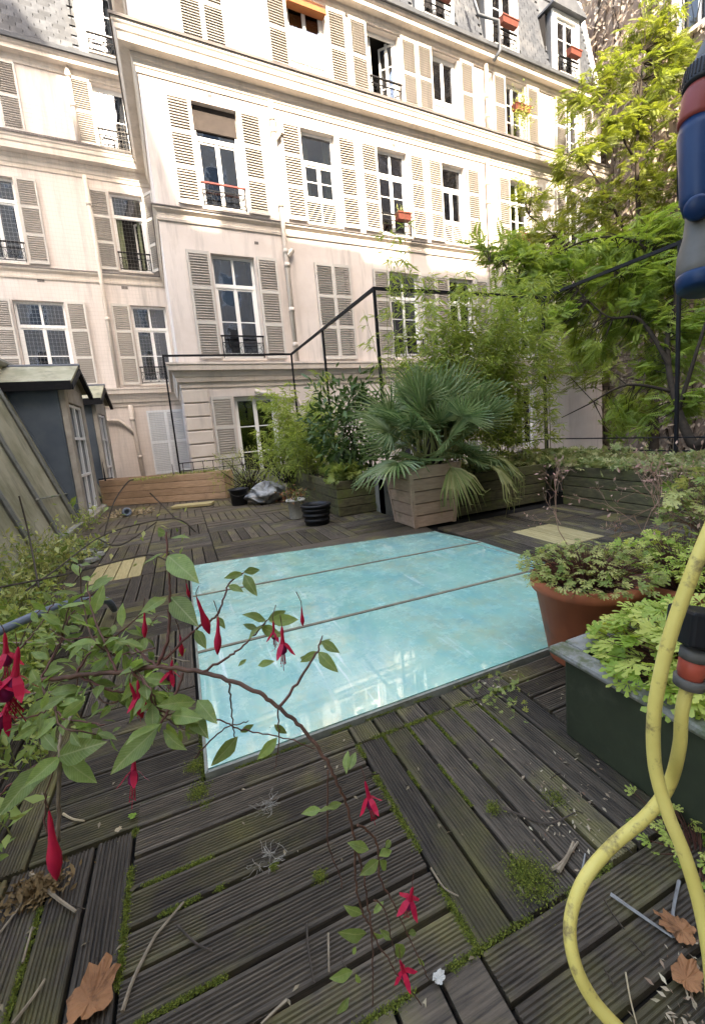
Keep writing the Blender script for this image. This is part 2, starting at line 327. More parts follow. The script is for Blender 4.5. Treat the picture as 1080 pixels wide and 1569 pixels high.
def palmate(nl=5, spread=2.3, cut=.55):
    v = [(0, 0, 0)]; f = []
    for i in range(nl):
        a = -spread/2+spread*i/(nl-1); L_ = 1-.28*abs(i-(nl-1)/2)/((nl-1)/2); c, s_ = cos(a), sin(a)
        def q(x, y, z=0): return (x*c-y*s_, x*s_+y*c, z-.12*x*x*L_)
        n = len(v); v += [q(L_*.30, .04), q(L_*.30, -.04), q(L_*.66, .19, .02), q(L_*.66, -.19, .02), q(L_*.60, .055), q(L_*.60, -.055), q(L_, 0), q(L_*.90, .12), q(L_*.90, -.12)]
        f += [(0, n+1, n), (n, n+1, n+5, n+4), (n, n+4, n+2), (n+1, n+3, n+5), (n+4, n+5, n+6), (n+4, n+6, n+7), (n+5, n+8, n+6)]
    return v, f
HERB = palmate()
def rdir(n, up=0.0):
    d = rng.normal(size=(n, 3)); d[:, 2] += up; return d/np.linalg.norm(d, axis=1, keepdims=True)

# ------------------------------------------------------------------ the setting: courtyard ground, terrace
g = MB(); g.quad((-150, -150, -8.6), (150, -150, -8.6), (150, 150, -8.6), (-150, 150, -8.6)); tag(g.build('ground', M['court']), 'grey courtyard paving far below the terrace', kind='structure')
terr = MB()
TOPZ = ZD-.034
terr.box(-1.62, 2.5, -1.6, 9.9, -8.6, TOPZ); terr.box(-1.62, .19, 9.9, 11.1, -8.6, TOPZ-.001); terr.box(2.5, 5.4, -1.6, 5.4, -8.6, TOPZ-.002)
deck = tag(terr.build('terrace', M['sub']), 'dark roof terrace slab under the deck boards', kind='structure')

# deck planks: every board its own piece with its grooves cut
def plank_mesh(L_, W=.098, grooves=8, T=.026, name='plank'):
    mb = MB(); prof = [(-W/2, -T), (-W/2, -.004), (-W/2+.004, 0)]
    e = .009; gw = (W-2*e)/grooves
    for i in range(grooves):
        x = -W/2+e+gw*i; prof += [(x, 0), (x+gw*.22, -.0045), (x+gw*.5, -.0045), (x+gw*.72, 0)]
    prof += [(W/2-.004, 0), (W/2, -.004), (W/2, -T)]
    n = len(prof)
    for x in (-L_/2, L_/2):
        for y, z in prof: mb.v.append((x, y, z))
    for i in range(n-1): mb.f.append((i, i+1, n+i+1, n+i)); mb.m.append(0)
    mb.f.append(tuple(range(n-1, -1, -1))); mb.m.append(0); mb.f.append(tuple(range(n, 2*n))); mb.m.append(0)
    return mb
SK = dict(x0=-.075, x1=2.56, y0=1.575, y1=4.53)     # skylight
XL = [-1.62, -1.05, -.29, .47, 1.23, 1.99, 2.75, 3.51, 4.27, 4.6]
def in_deck(x, y):
    if x < -1.6 or y < -1.3: return False
    if SK['x0']-.02 < x < SK['x1']+.02 and SK['y0'] < y < SK['y1']: return False
    if x > 2.6 and y > 4.6: return False
    return x < 4.55 and y < 10.6
tiles = []
def addtile(x0, x1, y0, y1, horiz, m='plank'): tiles.append((x0, x1, y0, y1, horiz, m))
YL = [-1.57, -.81, -.05, .71, 1.46]
for i in range(len(XL)-1):                             # rows before the skylight
    for j in range(len(YL)-1):
        k = round((XL[i+1]-.47)/.76) if i else -2
        addtile(XL[i], XL[i+1], YL[j], YL[j+1], (k+j+1) % 2 == 0)
for i in range(len(XL)-1):                             # strip against the skylight keeps its column's direction
    if XL[i] >= -.3 and XL[i+1] < 2.8:
        k = round((XL[i+1]-.47)/.76); addtile(max(XL[i], -.29), XL[i+1], 1.46, 1.568, (k+3+1) % 2 == 0)
for x0, x1, ph in ((-.58, -.085, 0), (-1.18, -.58, 1), (-1.62, -1.18, 0)):   # left of the skylight
    for j in range(4):
        y0 = 1.47+.77*j; sp = (ph == 1 and j == 4)
        addtile(x0, x1, y0, min(y0+.77, 4.55), (j+ph) % 2 == 0)
for i, x0 in enumerate([2.57, 3.05, 3.57, 4.09]):      # right of the skylight
    x1 = [3.05, 3.57, 4.09, 4.6][i]
    for j in range(4):
        y0 = 1.48+.69*j; y1 = y0+.69
        yel = (i == 1 and j == 2)
        addtile(x0, x1, y0, y1, False if yel else (i+j) % 2 == 1, 'yplank' if yel else 'plank')
X2 = [-1.62, -.96, -.5, .2, .96, 1.72, 2.48]
for i in range(len(X2)-1):                             # beyond the skylight
    for j in range(8):
        y0 = 4.55+.76*j; yel = (i == 1 and j == 0)
        addtile(X2[i], X2[i+1], y0, y0+.76, (not yel) and (i+j) % 2 == 1, 'yplank' if yel else 'plank')
for j in range(1): addtile(2.48, 3.3, 4.55, 4.9, True)
pcache = {}; plist = []
for (x0, x1, y0, y1, hz, mm) in tiles:
    L_ = (x1-x0 if hz else y1-y0)-.01; Wd = (y1-y0 if hz else x1-x0); npl = max(1, round(Wd/.1085)); pw = Wd/npl
    for q in range(npl):
        cx_, cy_ = ((x0+x1)/2, y0+pw*(q+.5)) if hz else (x0+pw*(q+.5), (y0+y1)/2)
        if in_deck(cx_, cy_) and not (mm == 'plank' and False):
            v = np.array([cx_, cy_, ZD]); dp = v@CF
            sx = CX+FPX*(v@CR)/max(dp, .05); sy = CY-FPX*(v@CU)/max(dp, .05)
            vis = dp > .2 and -250 < sx < 1330 and 690 < sy < 1800
            plist.append((not vis, np.linalg.norm(v), cx_, cy_, L_, pw, hz, mm))
plist.sort(key=lambda a: (a[0], a[1]))
rest = MB(); cnt = 0
for (nv_, dist, x, y, L_, pw, hz, mm) in plist:
    key = (round(L_, 2), round(pw, 3), dist < 5.5)
    dz = random.uniform(-.003, .0025); rz = (0 if hz else pi/2)+random.uniform(-.004, .004)
    if cnt < 296 and not nv_:
        if key not in pcache: pcache[key] = plank_mesh(L_, pw-random.uniform(.010, .015), 8 if dist < 5.5 else 4)
        mb = pcache[key]; kk = (key, mm)
        if kk not in pcache: pcache[kk] = mb.mesh('plank', M[mm])
        link('plank', pcache[kk], deck, (x, y, ZD+dz), (random.uniform(-.006, .006), 0, rz)); cnt += 1
    else:
        a, b_ = (L_/2, pw/2-.006) if hz else (pw/2-.006, L_/2)
        rest.box(x-a, x+a, y-b_, y+b_, ZD-.026+dz, ZD+dz)
tag(rest.build('planking', M['plank'], deck), kind='stuff')

# skylight: three aqua glass panels in a thin metal edging
skl = empty('skylight', (0, 0, ZD), 0, 'large aqua glass skylight of three dirty panels let into the wooden deck', 'skylight')
ys = [1.585, 2.57, 3.57, 4.52]; yr = [1.60, 2.50, 3.40, 4.08]; X0, X1 = -.062, 2.545
for i in range(3):
    p = MB(); a = .014
    p.hexa([(X0, ys[i]+a, .0), (X1, yr[i]+a, .0), (X1-(.12 if i == 2 else 0), yr[i+1]-a, .0), (X0, ys[i+1]-a, .0), (X0, ys[i]+a, .014), (X1, yr[i]+a, .014), (X1-(.12 if i == 2 else 0), yr[i+1]-a, .014), (X0, ys[i+1]-a, .014)])
    p.build('glass_panel', M['sky'], skl)
M['edge'] = mat('skylight_edging', (.26, .27, .22), (.15, .15, .12), 12, .6, .3, 60, c3=(.12, .11, .07), c3s=9, c3t=(.5, .7))
M['bar'] = mat('skylight_bar', (.22, .19, .13), (.13, .11, .08), 10, .7, .3, 60)
for i in (1, 2):
    p = MB(); p.hexa([(X0, ys[i]-.012, 0), (X1, yr[i]-.012, 0), (X1, yr[i]+.012, 0), (X0, ys[i]+.012, 0), (X0, ys[i]-.012, .019), (X1, yr[i]-.012, .019), (X1, yr[i]+.012, .019), (X0, ys[i]+.012, .019)]); p.build('glazing_bar', M['bar'], skl)
p = MB(); p.box(X0-.012, X0-.001, ys[0]-.01, ys[3], -.02, .017); p.build('edging', M['edge'], skl)
p = MB(); p.hexa([(X0-.012, ys[0]-.012, -.02), (X1, yr[0]-.012, -.02), (X1, yr[0]+.002, -.02), (X0, ys[0]+.002, -.02), (X0-.012, ys[0]-.012, .017), (X1, yr[0]-.012, .017), (X1, yr[0]+.002, .017), (X0, ys[0]+.002, .017)]); p.build('edging', M['edge'], skl)
p = MB(); p.hexa([(X1+.002, yr[0], -.02), (X1+.014, yr[0], -.02), (X1-.108, yr[3], -.02), (X1-.118, yr[3], -.02), (X1+.002, yr[0], .016), (X1+.014, yr[0], .016), (X1-.108, yr[3], .016), (X1-.118, yr[3], .016)]); p.build('edging', M['edge'], skl)
# dark boards between the slanted far edge of the glass and the tile grid behind it
p = MB(); p.hexa([(X0, ys[3]+.01, -.026), (X1-.1, yr[3]+.015, -.026), (X1, 4.55, -.026), (X0, 4.55, -.026), (X0, ys[3]+.01, -.002), (X1-.1, yr[3]+.015, -.002), (X1, 4.55, -.002), (X0, 4.55, -.002)]); p.build('filler_board', M['plank'], skl)

# ------------------------------------------------------------------ the apartment building
D1, D2 = 10.5, 14.8
TR = 15.3
B = empty('apartment_building', (0, 0, 0), OFF, 'cream rendered apartment building with louvred shutters and moulded cornices behind the terrace', 'building')
TI = 1.05+(D2-D1)*math.tan(OFF)      # inner corner
WZ = (1.79, 4.03), (4.95, 7.03), (8.1, 9.72)
right_ops = []; specs = []
def op(t0, t1, z0, z1, D, **k): specs.append((t0, t1, z0, z1, D, k)); return (t0, t1, z0, z1)
R_ = [
 op(2.0, 2.95, *WZ[0], D1, tr=.30, bars=1, rail=1, cur='curtb', top=2), op(4.45, 5.28, 1.8, 4.03, D1, closed=1), op(6.52, 7.47, *WZ[0], D1, tr=.30, bars=2, rail=1, top=2, cur='curtw2'),
 op(8.5, 9.4, *WZ[0], D1, tr=.3, bars=1, top=2, rail=0), op(11.0, 11.85, *WZ[0], D1, tr=.3, bars=1, top=2), op(13.55, 14.3, *WZ[0], D1, tr=.3, bars=1, top=2),
 op(1.99, 2.92, *WZ[1], D1, tr=.33, bars=0, rail=1, top=1, blind=1, redr=1, cur='curtr'), op(4.38, 5.25, *WZ[1], D1, tr=.34, bars=1, top=1, low=.55, cur='curtg'), op(6.42, 7.32, *WZ[1], D1, tr=.30, bars=2, top=2, rail=1, cur='curtb'),
 op(8.46, 9.25, *WZ[1], D1, tr=.3, bars=0, top=1, low=.55, cur='curtw2'), op(11.0, 11.85, *WZ[1], D1, tr=.3, bars=2, top=2, rail=1, cur='curtw2'), op(13.5, 14.3, *WZ[1], D1, tr=.3, bars=2, top=2),
 op(2.02, 2.83, WZ[2][0], 9.72, D1, closed=1), op(4.32, 5.25, *WZ[2], D1, tr=0, bars=0, low=.42, net=1, awn=1, cur='curtw2'), op(6.37, 7.28, *WZ[2], D1, tr=0, bars=2, rail=1, openl=1, cur='curtw2'), op(8.32, 9.2, *WZ[2], D1, tr=0, bars=0, low=.45, net=1, cur='curtb'),
 op(10.95, 11.75, *WZ[2], D1, tr=0, bars=2, cur=None), op(13.55, 14.3, *WZ[2], D1, tr=0, bars=2),
 op(2.11, 3.1, -1.1, .95, D1, tr=0, bars=2), op(6.5, 7.45, -1.1, .95, D1, tr=0, bars=2), op(11.0, 11.85, -1.1, .95, D1, tr=0, bars=2)]
L_ = [
 op(-4.6, -3.6, *WZ[0], D2, tr=.3, bars=1), op(-2.32, -1.2, 1.79, 4.03, D2, tr=.30, bars=1, top=2, cur='curtb'), op(.40, 1.33, 1.79, 4.03, D2, tr=.30, bars=1, top=2, rail=1, cur='curtg2'),
 op(-2.75, -1.83, *WZ[1], D2, tr=.28, bars=0, rail=1, top=1), op(.30, 1.12, *WZ[1], D2, tr=.3, bars=0, rail=1, top=1, openl=2, cur='curtg'),
 op(-2.6, -1.85, *WZ[2], D2, tr=0, bars=1), op(.28, 1.1, *WZ[2], D2, tr=0, bars=1, rail=1, cur='curtw2'),
 op(.44, 1.36, -.85, 1.0, D2, closed=2)]
def wall(name, m, t0, t1, z0, z1, D, ops, dep=.26):
    mb = MB(); xs = sorted({t0, t1, *[o[0] for o in ops], *[o[1] for o in ops]}); zs = sorted({z0, z1, *[o[2] for o in ops], *[o[3] for o in ops]})
    for a, b_ in zip(xs[:-1], xs[1:]):
        for c, d in zip(zs[:-1], zs[1:]):
            mx, mz = (a+b_)/2, (c+d)/2
            if not any(o[0] < mx < o[1] and o[2] < mz < o[3] for o in ops): mb.quad((a, D, c), (b_, D, c), (b_, D, d), (a, D, d))
    for o in ops:
        a, b_, c, d = o; e = D+dep
        mb.quad((a, D, c), (a, D, d), (a, e, d), (a, e, c)); mb.quad((b_, D, d), (b_, D, c), (b_, e, c), (b_, e, d))
        mb.quad((a, D, d), (b_, D, d), (b_, e, d), (a, e, d)); mb.quad((a, D, c), (a, e, c), (b_, e, c), (b_, D, c))
    return mb.build(name, m, B)
wall('wall', M['wall'], 1.05, TR, -8.6, 10.0, D1, R_)
wall('wall', M['wall'], -9, TI, -8.6, 10.0, D2, L_)
mb = MB(); mb.quad((1.05, D1, -8.6), (1.05, D1, 10), (TI, D2, 10), (TI, D2, -8.6)); mb.build('return_wall', M['wall'], B)
mb = MB(); mb.quad((TR, D1, -8.6), (TR, 24, -8.6), (TR, 24, 10), (TR, D1, 10)); mb.quad((-9, 24, -8.6), (-9, D2, -8.6), (-9, D2, 13.5), (-9, 24, 13.5)); mb.quad((TR, 24, -8.6), (-9, 24, -8.6), (-9, 24, 13.5), (TR, 24, 13.5)); mb.build('side_wall', M['wall'], B)

def sweep(name, m, path, prof, cap=True):     # profile (out, z) swept along a path in (t, n); outward is on the right-hand side of travel
    mb = MB(); k = len(prof); P2 = [np.array(p, float) for p in path]
    def nrm(a, b_): d = b_-a; d /= np.linalg.norm(d); return np.array([d[1], -d[0]])
    offs = []
    for i in range(len(P2)):
        if i == 0: o = nrm(P2[0], P2[1])
        elif i == len(P2)-1: o = nrm(P2[-2], P2[-1])
        else:
            a, b_ = nrm(P2[i-1], P2[i]), nrm(P2[i], P2[i+1]); o = (a+b_)/(1+a@b_)
        offs.append(o)
    for p, o in zip(P2, offs):
        for r, z in prof: q = p+o*r; mb.v.append((q[0], q[1], z))
    for i in range(len(P2)-1):
        for j in range(k-1): a = i*k+j; mb.f.append((a, a+k, a+k+1, a+1)); mb.m.append(0)
    if cap: mb.f.append(tuple(range(k))); mb.m.append(0); mb.f.append(tuple(range(len(P2)*k-1, (len(P2)-1)*k-1, -1))); mb.m.append(0)
    return mb.build(name, m, B)
PATH = [(-9, D2), (TI, D2), (1.05, D1), (TR, D1)]
CORN = [(0, 7.28), (.025, 7.28), (.03, 7.37), (.05, 7.39), (.06, 7.47), (.09, 7.50), (.09, 7.585), (.27, 7.60), (.27, 7.74), (.295, 7.765), (.305, 7.84), (.33, 7.87), (.335, 7.93), (.0, 7.98)]
sweep('cornice', M['trim'], PATH, CORN)
sweep('cornice_capping', M['trimd'], PATH, [(.02, 7.984), (.335, 7.936), (.365, 7.925), (.37, 7.975), (.02, 8.03)])
sweep('string_course', M['trim'], PATH, [(0, 4.58), (.03, 4.58), (.04, 4.63), (.015, 4.65), (.015, 4.74), (.06, 4.77), (.085, 4.79), (.085, 4.83), (0, 4.84)])
sweep('string_capping', M['trimd'], PATH, [(0, 4.843), (.09, 4.833), (.105, 4.83), (.105, 4.852), (0, 4.87)])
sweep('ledge', M['trim'], PATH, [(0, 1.17), (.03, 1.17), (.04, 1.27), (.09, 1.29), (.11, 1.38), (.13, 1.40), (.16, 1.50), (.23, 1.52), (.24, 1.62), (.26, 1.64), (.26, 1.68), (0, 1.70)])
sweep('upper_cornice', M['trim'], PATH, [(0, 9.74), (.03, 9.74), (.04, 9.80), (.07, 9.83), (.07, 9.90), (.24, 9.91), (.24, 10.0), (.28, 10.03), (.30, 10.09), (0, 10.12)])
sweep('gutter', M['zinc'], PATH, [(.0, 10.124), (.30, 10.096), (.36, 10.09), (.38, 10.17), (.34, 10.19), (.0, 10.2)])

# quoins on the lower corner
for i in range(7):
    z1 = 1.12-.30*i; mb = MB(); mb.box(1.02, 1.56 if i % 2 == 0 else 1.56, D1-.045, D1+.1, z1-.27, z1); bevel(mb.build('quoin', M['trim'], B), .012)

# louvred shutter, shared meshes
sh_cache = {}
def shutter(t, z0, z1, D, wd=.45, ang=0, m='shut', hinge=None):
    key = (round(z1-z0, 2), wd, m)
    if key not in sh_cache:
        H = z1-z0; nsec = 3 if H > 1.9 else 2; fr = MB(); s = .045
        fr.box(0, s, -.02, .018, 0, H); fr.box(wd-s, wd, -.02, .018, 0, H); hs = (H-.07)/nsec
        lv = MB()
        for i in range(nsec+1):
            zz = i*hs; fr.box(s, wd-s, -.018, .016, zz, zz+.07)
        for i in range(nsec):
            a = i*hs+.07; n_ = int((hs-.07)/.052); st = (hs-.07)/n_
            for j in range(n_):
                zz = a+st*(j+.5)
                lv.hexa([(s, -.019, zz-.024), (wd-s, -.019, zz-.024), (wd-s, .018, zz+.014), (s, .018, zz+.014), (s, -.019, zz-.015), (wd-s, -.019, zz-.015), (wd-s, .018, zz+.021), (s, .018, zz+.021)])
        for hz_ in (.25, H-.25): fr.box(-.012, .03, -.026, -.02, hz_-.02, hz_+.02)
        sh_cache[key] = (fr.mesh('shutter', M[m]), lv.mesh('louvres', M['louv' if m == 'shut' else m]))
    a, b_ = sh_cache[key]
    o = link('shutter', a, B, (t, D-.045+random.uniform(-.008, 0), z0), (0, 0, ang)); link('louvres', b_, o); return o

def scroll_rail(t0, t1, D, z, h=.50, m=M['iron'], rr=None):
    mb = MB(); W = t1-t0; y = D-.03
    mb.box(t0, t1, y-.012, y+.012, z+h-.14, z+h-.125); mb.box(t0, t1, y-.012, y+.012, z+.03, z+.045)
    for x in (t0+.006, t1-.006): mb.box(x-.008, x+.008, y-.01, y+.01, z, z+h)
    n_ = max(3, int(W/.2)); cw = W/n_
    for i in range(n_):
        xc = t0+cw*(i+.5); zc = z+(h-.10)/2+.02
        for s in (1, -1):
            pts = []
            for k in range(15):
                a = k/14*3.2*pi; r = .085*(1-k/17); pts.append((xc+s*(cw*.02+r*cos(a)*cw/.2*1.1), y, zc+s*(.07-r*.4+r*sin(a))))
            mb.tube(pts, .0045, 3, False)
        mb.tube([(xc-cw*.45, y, z+.05), (xc-cw*.2, y, zc), (xc-cw*.45, y, z+h-.15)], .005, 3, False)
        mb.tube([(xc+cw*.45, y, z+.05), (xc+cw*.2, y, zc), (xc+cw*.45, y, z+h-.15)], .005, 3, False)
        mb.box(xc-cw*.5-.004, xc-cw*.5+.004, y-.004, y+.004, z+.04, z+h)
    for k in range(int(W/.05)):
        x = t0+.05*(k+.5); mb.tube([(x, y, z+h-.13), (x, y, z+h)], .003, 3, False)
    o = mb.build('balcony_railing', m, B)
    h_ = MB(); h_.box(t0-.02, t1+.02, y-.025, y+.02, z+h, z+h+.03); h_.build('handrail', rr or m, o)

unit = {}
def pane_mesh(m):
    if m not in unit: unit[m] = MB().box(0, 1, -.003, .003, 0, 1).mesh('pane', M[m])
    return unit[m]
def window(t0, t1, z0, z1, D, k):
    y = D+.17; W = t1-t0; H = z1-z0
    if k.get('closed'):
        m = 'shutw' if k['closed'] == 2 else 'shut'; wd = round((W+.1)/2, 2)
        for i in (0, 1): shutter(t0-.05+i*wd, z0-.03, z1+.02, D, wd, random.uniform(-.02, .02), m)
        rb = MB(); rb.box(t0+.003, t1-.003, y+.02, y+.05, z0+.003, z1-.003); rb.build('window', M['white'], B); return
    fr = MB(); zb = z0
    a, b_ = t0+.002, t1-.002
    if k.get('blind'):
        bl = MB(); bl.box(t0+.01, t1-.01, y-.05, y-.01, z1-H*.23, z1-.001); 
    fw = .055; fr.box(a, a+fw, y-.03, y+.03, zb+.002, z1-.002); fr.box(b_-fw, b_, y-.03, y+.03, zb+.002, z1-.002); fr.box(a+fw, b_-fw, y-.03, y+.03, z1-fw, z1-.002); fr.box(a+fw, b_-fw, y-.03, y+.03, zb+.002, zb+.09)
    rows = []; zl = zb+.09
    if k.get('low'):
        zl2 = zb+k['low']; fr.box(a+fw, b_-fw, y-.04, y+.03, zl2, zl2+.07)
        lp = MB()
        if k.get('net'):
            for q in range(8): x = a+fw+(b_-a-2*fw)*(q+.5)/8; lp.box(x-.012, x+.012, y-.012, y+.0, zb+.09, zl2)
            for q in range(3): zz = zb+.09+(zl2-zb-.09)*(q+.5)/3; lp.box(a+fw, b_-fw, y-.02, y-.013, zz-.012, zz+.012)
            lp.box(a+fw, b_-fw, y+.004, y+.01, zb+.09, zl2)
        else:
            n_ = int((zl2-zb-.09)/.05)
            lp.box((a+b_)/2-.02, (a+b_)/2+.02, y-.03, y, zb+.09, zl2)
            for q in range(n_):
                zz = zb+.09+.05*(q+.5)
                lp.hexa([(a+fw, y-.03, zz-.02), (b_-fw, y-.03, zz-.02), (b_-fw, y+.01, zz+.012), (a+fw, y+.01, zz+.012), (a+fw, y-.03, zz-.012), (b_-fw, y-.03, zz-.012), (b_-fw, y+.01, zz+.02), (a+fw, y+.01, zz+.02)])
        zl = zl2+.07
    else: lp = None
    zt = z1-fw
    if k.get('tr'):
        zc = z1-H*k['tr']; fr.box(a+fw, b_-fw, y-.045, y+.03, zc, zc+.08)
        n_ = k.get('top', 1); ww = (b_-a-2*fw)
        for q in range(n_): rows.append((a+fw+ww*q/n_+(.02 if q else 0), a+fw+ww*(q+1)/n_-(.02 if q < n_-1 else 0), zc+.08, zt))
        if n_ == 2: fr.box((a+b_)/2-.025, (a+b_)/2+.025, y-.03, y+.02, zc+.08, zt)
        zt = zc
    mid = (a+b_)/2; op_ = k.get('openl')
    def leaf(mb, x0, x1, yy, collect):
        s = .042; mb.box(x0, x0+s, yy-.022, yy+.022, zl, zt); mb.box(x1-s, x1, yy-.022, yy+.022, zl, zt); mb.box(x0+s, x1-s, yy-.022, yy+.022, zt-s, zt); mb.box(x0+s, x1-s, yy-.022, yy+.022, zl, zl+s+.02)
        nb = k.get('bars', 0); h0 = zl+s+.02; h1 = zt-s
        for q in range(nb+1):
            c0 = h0+(h1-h0)*q/(nb+1); c1 = h0+(h1-h0)*(q+1)/(nb+1)
            if q: mb.box(x0+s, x1-s, yy-.015, yy+.015, c0-.012, c0+.012)
            collect.append((x0+s, x1-s, c0+(.012 if q else 0), c1-(.012 if q < nb else 0)))
    if op_:
        for sgn in (0, 1):
            lm = MB(); pn = []; wl = (b_-a)/2-fw; leaf(lm, 0, wl, 0, pn)
            ang = radians(62 if op_ == 1 and sgn else 100) if sgn == 0 else radians(50)
            o = lm.build('casement', M['white'], B, loc=(a+fw if sgn == 0 else b_-fw, y, 0), rot=(0, 0, ang if sgn == 0 else pi-ang))
            for (p0, p1, q0, q1) in pn: link('pane', pane_mesh('glass'), o, (p0, 0, q0), sc=(p1-p0, 1, q1-q0))
    else:
        leaf(fr, a+fw, mid, y, rows); leaf(fr, mid+.002, b_-fw, y, rows); fr.box(mid-.02, mid+.02, y-.038, y-.022, zl, zt)
    wo = fr.build('window', M['white'], B)
    for (p0, p1, q0, q1) in rows: link('pane', pane_mesh('glass'), wo, (p0, y, q0), sc=(p1-p0, 1, q1-q0))
    if lp: lp.build('lower_panel', M['white'] if k.get('net') else M['shut'], wo)
    if k.get('blind'): bl.build('blind', M['blind'], wo)
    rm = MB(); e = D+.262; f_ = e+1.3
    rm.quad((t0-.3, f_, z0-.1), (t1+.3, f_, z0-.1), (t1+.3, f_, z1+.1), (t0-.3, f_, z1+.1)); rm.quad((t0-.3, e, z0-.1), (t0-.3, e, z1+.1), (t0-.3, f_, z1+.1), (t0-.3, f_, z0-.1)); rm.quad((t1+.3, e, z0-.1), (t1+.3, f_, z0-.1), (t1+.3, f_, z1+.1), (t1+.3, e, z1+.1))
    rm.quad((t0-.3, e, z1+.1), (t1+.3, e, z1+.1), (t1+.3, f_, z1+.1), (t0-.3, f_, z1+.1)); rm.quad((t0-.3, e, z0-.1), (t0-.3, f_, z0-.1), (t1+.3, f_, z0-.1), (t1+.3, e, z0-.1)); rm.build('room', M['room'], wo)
    cu = k.get('cur')
    if cu:
        cm = MB(); cmn = {'curtw2': 'curtw', 'curtg2': 'curtg', 'curtr': 'curtb'}.get(cu, cu); yy = y+.10
        rngs = [(t0, t0+W*.27), (t1-W*.27, t1)] if cu in ('curtb', 'curtw2', 'curtg') else ([(t1-W*.12, t1)] if cu == 'curtr' else [(t0, t1)])
        for (c0, c1) in rngs:
            n_ = max(6, int((c1-c0)/.022)); pr = [(c0+(c1-c0)*i/n_, yy+.022*sin(i*1.7+random.random())) for i in range(n_+1)]
            for p_, q_ in zip(pr[:-1], pr[1:]): cm.quad((p_[0], p_[1], z0+.05), (q_[0], q_[1], z0+.05), (q_[0], q_[1], z1-.02), (p_[0], p_[1], z1-.02))
        cm.build('curtain', M[cmn], wo)
    if k.get('awn'):
        am = MB(); am.hexa([(t0, y-.05, z1-.18), (t1, y-.05, z1-.18), (t1, D-.12, z1-.22), (t0, D-.12, z1-.22), (t0, y-.05, z1-.002), (t1, y-.05, z1-.002), (t1, D-.12, z1-.12), (t0, D-.12, z1-.12)]); am.build('awning', M['awn'], B)
    if k.get('rail'): scroll_rail(t0+.01, t1-.01, D, z0+.02, .46, rr=M['redrail'] if k.get('redr') else None)
    sm = MB(); sm.box(t0-.03, t1+.03, D-.05, D+.15, z0-.045, z0-.001); sm.build('sill', M['trim'], wo)
    vt = MB(); vt.box((t0+t1)/2+.05, (t0+t1)/2+.085, D-.004, D+.001, z1-.0+.10, z1+.12); vt.box((t0+t1)/2+.11, (t0+t1)/2+.145, D-.004, D+.001, z1+.10, z1+.12)
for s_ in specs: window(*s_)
# shutters folded back against the wall
for (t0, t1, z0, z1, D, k) in specs:
    if k.get('closed'): continue
    if z0 < 0 and t0 > 6: continue
    lw = .47 if D == D1 else .45
    ra = random.uniform(-.05, .02); la = random.uniform(-.02, .05)
    if not (D == D1 and z0 < 0 and t0 > 3):
        shutter(t0-.04-lw, z0, z1+.01, D, lw, la)
    if D == D2 and t0 > .25 and 4.9 < z0 < 5: shutter(t1+.02, z0, z1+.01, D, .42, -radians(58)); continue
    if D == D2 and t0 > .25: continue
    if z0 < 0: continue
    shutter(t1+.04, z0, z1+.01, D, lw, ra)

# drain pipes
def pipe(pts, r=.052, cols=(), m='trim'):
    mb = MB(); mb.tube(pts, r, 10); o = mb.build('drain_pipe', M[m], B, True)
    for (x, y, z) in cols:
        c = MB(); c.tube([(x, y, z-.05), (x, y, z+.05)], r*1.28, 10); c.build('pipe_collar', M[m], o, True)
pipe([(3.69, D1-.09, 7.35), (3.69, D1-.09, 1.72)], .052, [(3.69, D1-.09, z) for z in (7.0, 6.75, 5.2, 4.2, 3.9, 2.9, 2.1)])
mb = MB(); mb.box(3.78, 3.92, D1-.14, D1-.02, 6.72, 6.98); mb.tube([(3.69, D1-.09, 6.55), (3.85, D1-.09, 6.75)], .05, 8); mb.tube([(3.72, D1-.1, 4.1), (3.86, D1-.1, 4.25)], .06, 8); mb.build('pipe_branch', M['trim'], B)
pipe([(10.15, D1-.09, 9.8), (10.15, D1-.09, 8.05)], .05, [(10.15, D1-.09, 9.0), (10.15, D1-.09, 8.5)]); pipe([(10.05, D1-.09, 7.35), (10.05, D1-.09, 1.7)], .05, [(10.05, D1-.09, 6.7), (10.05, D1-.09, 6.2), (10.05, D1-.09, 5.0)])
pipe([(9.7, D1-.1, 11.5), (9.75, D1-.3, 10.75), (10.35, D1-.42, 10.7), (10.38, D1-.42, 10.0), (10.2, D1-.35, 9.75)], .045, [], 'zinc')
pipe([(-.22, D2-.09, 10.0), (-.22, D2-.09, 8.0)], .055, [(-.22, D2-.09, 9.7), (-.22, D2-.09, 9.0)]); pipe([(-.22, D2-.09, 7.3), (-.22, D2-.09, 1.7)], .055, [(-.22, D2-.09, 6.6), (-.22, D2-.09, 3.6)])
pipe([(-.0, D2-.09, 1.2), (-.0, D2-.09, .75), (.08, D2-.09, -2.0)], .06, [(0, D2-.09, .8), (.05, D2-.09, -.3)]); pipe([(-1.0, D2-.09, .85), (-.35, D2-.09, .78), (-.1, D2-.09, .55), (0, D2-.09, .35)], .05)
pipe([(2.6, D1-.08, 1.05), (3.6, D1-.08, .82), (3.7, D1-.08, .6), (3.7, D1-.08, -4)], .045)
# little vents on the wall
mb = MB()
for t, z in ((.35, 7.5), (.62, 7.5), (.3, 1.22+.12), (.9, 1.3), (-1.7, 4.55), (.25, 4.5)): mb.box(t, t+.16, D2-.006, D2+.001, z-.04, z+.04)
for t, z in ((3.0, 4.35), (6.9, 4.35), (2.35, 7.2), (6.9, 7.15)): mb.box(t, t+.09, D1-.006, D1+.001, z-.03, z+.03)
mb.build('wall_vents', M['trimd'], B)['kind'] = 'stuff'

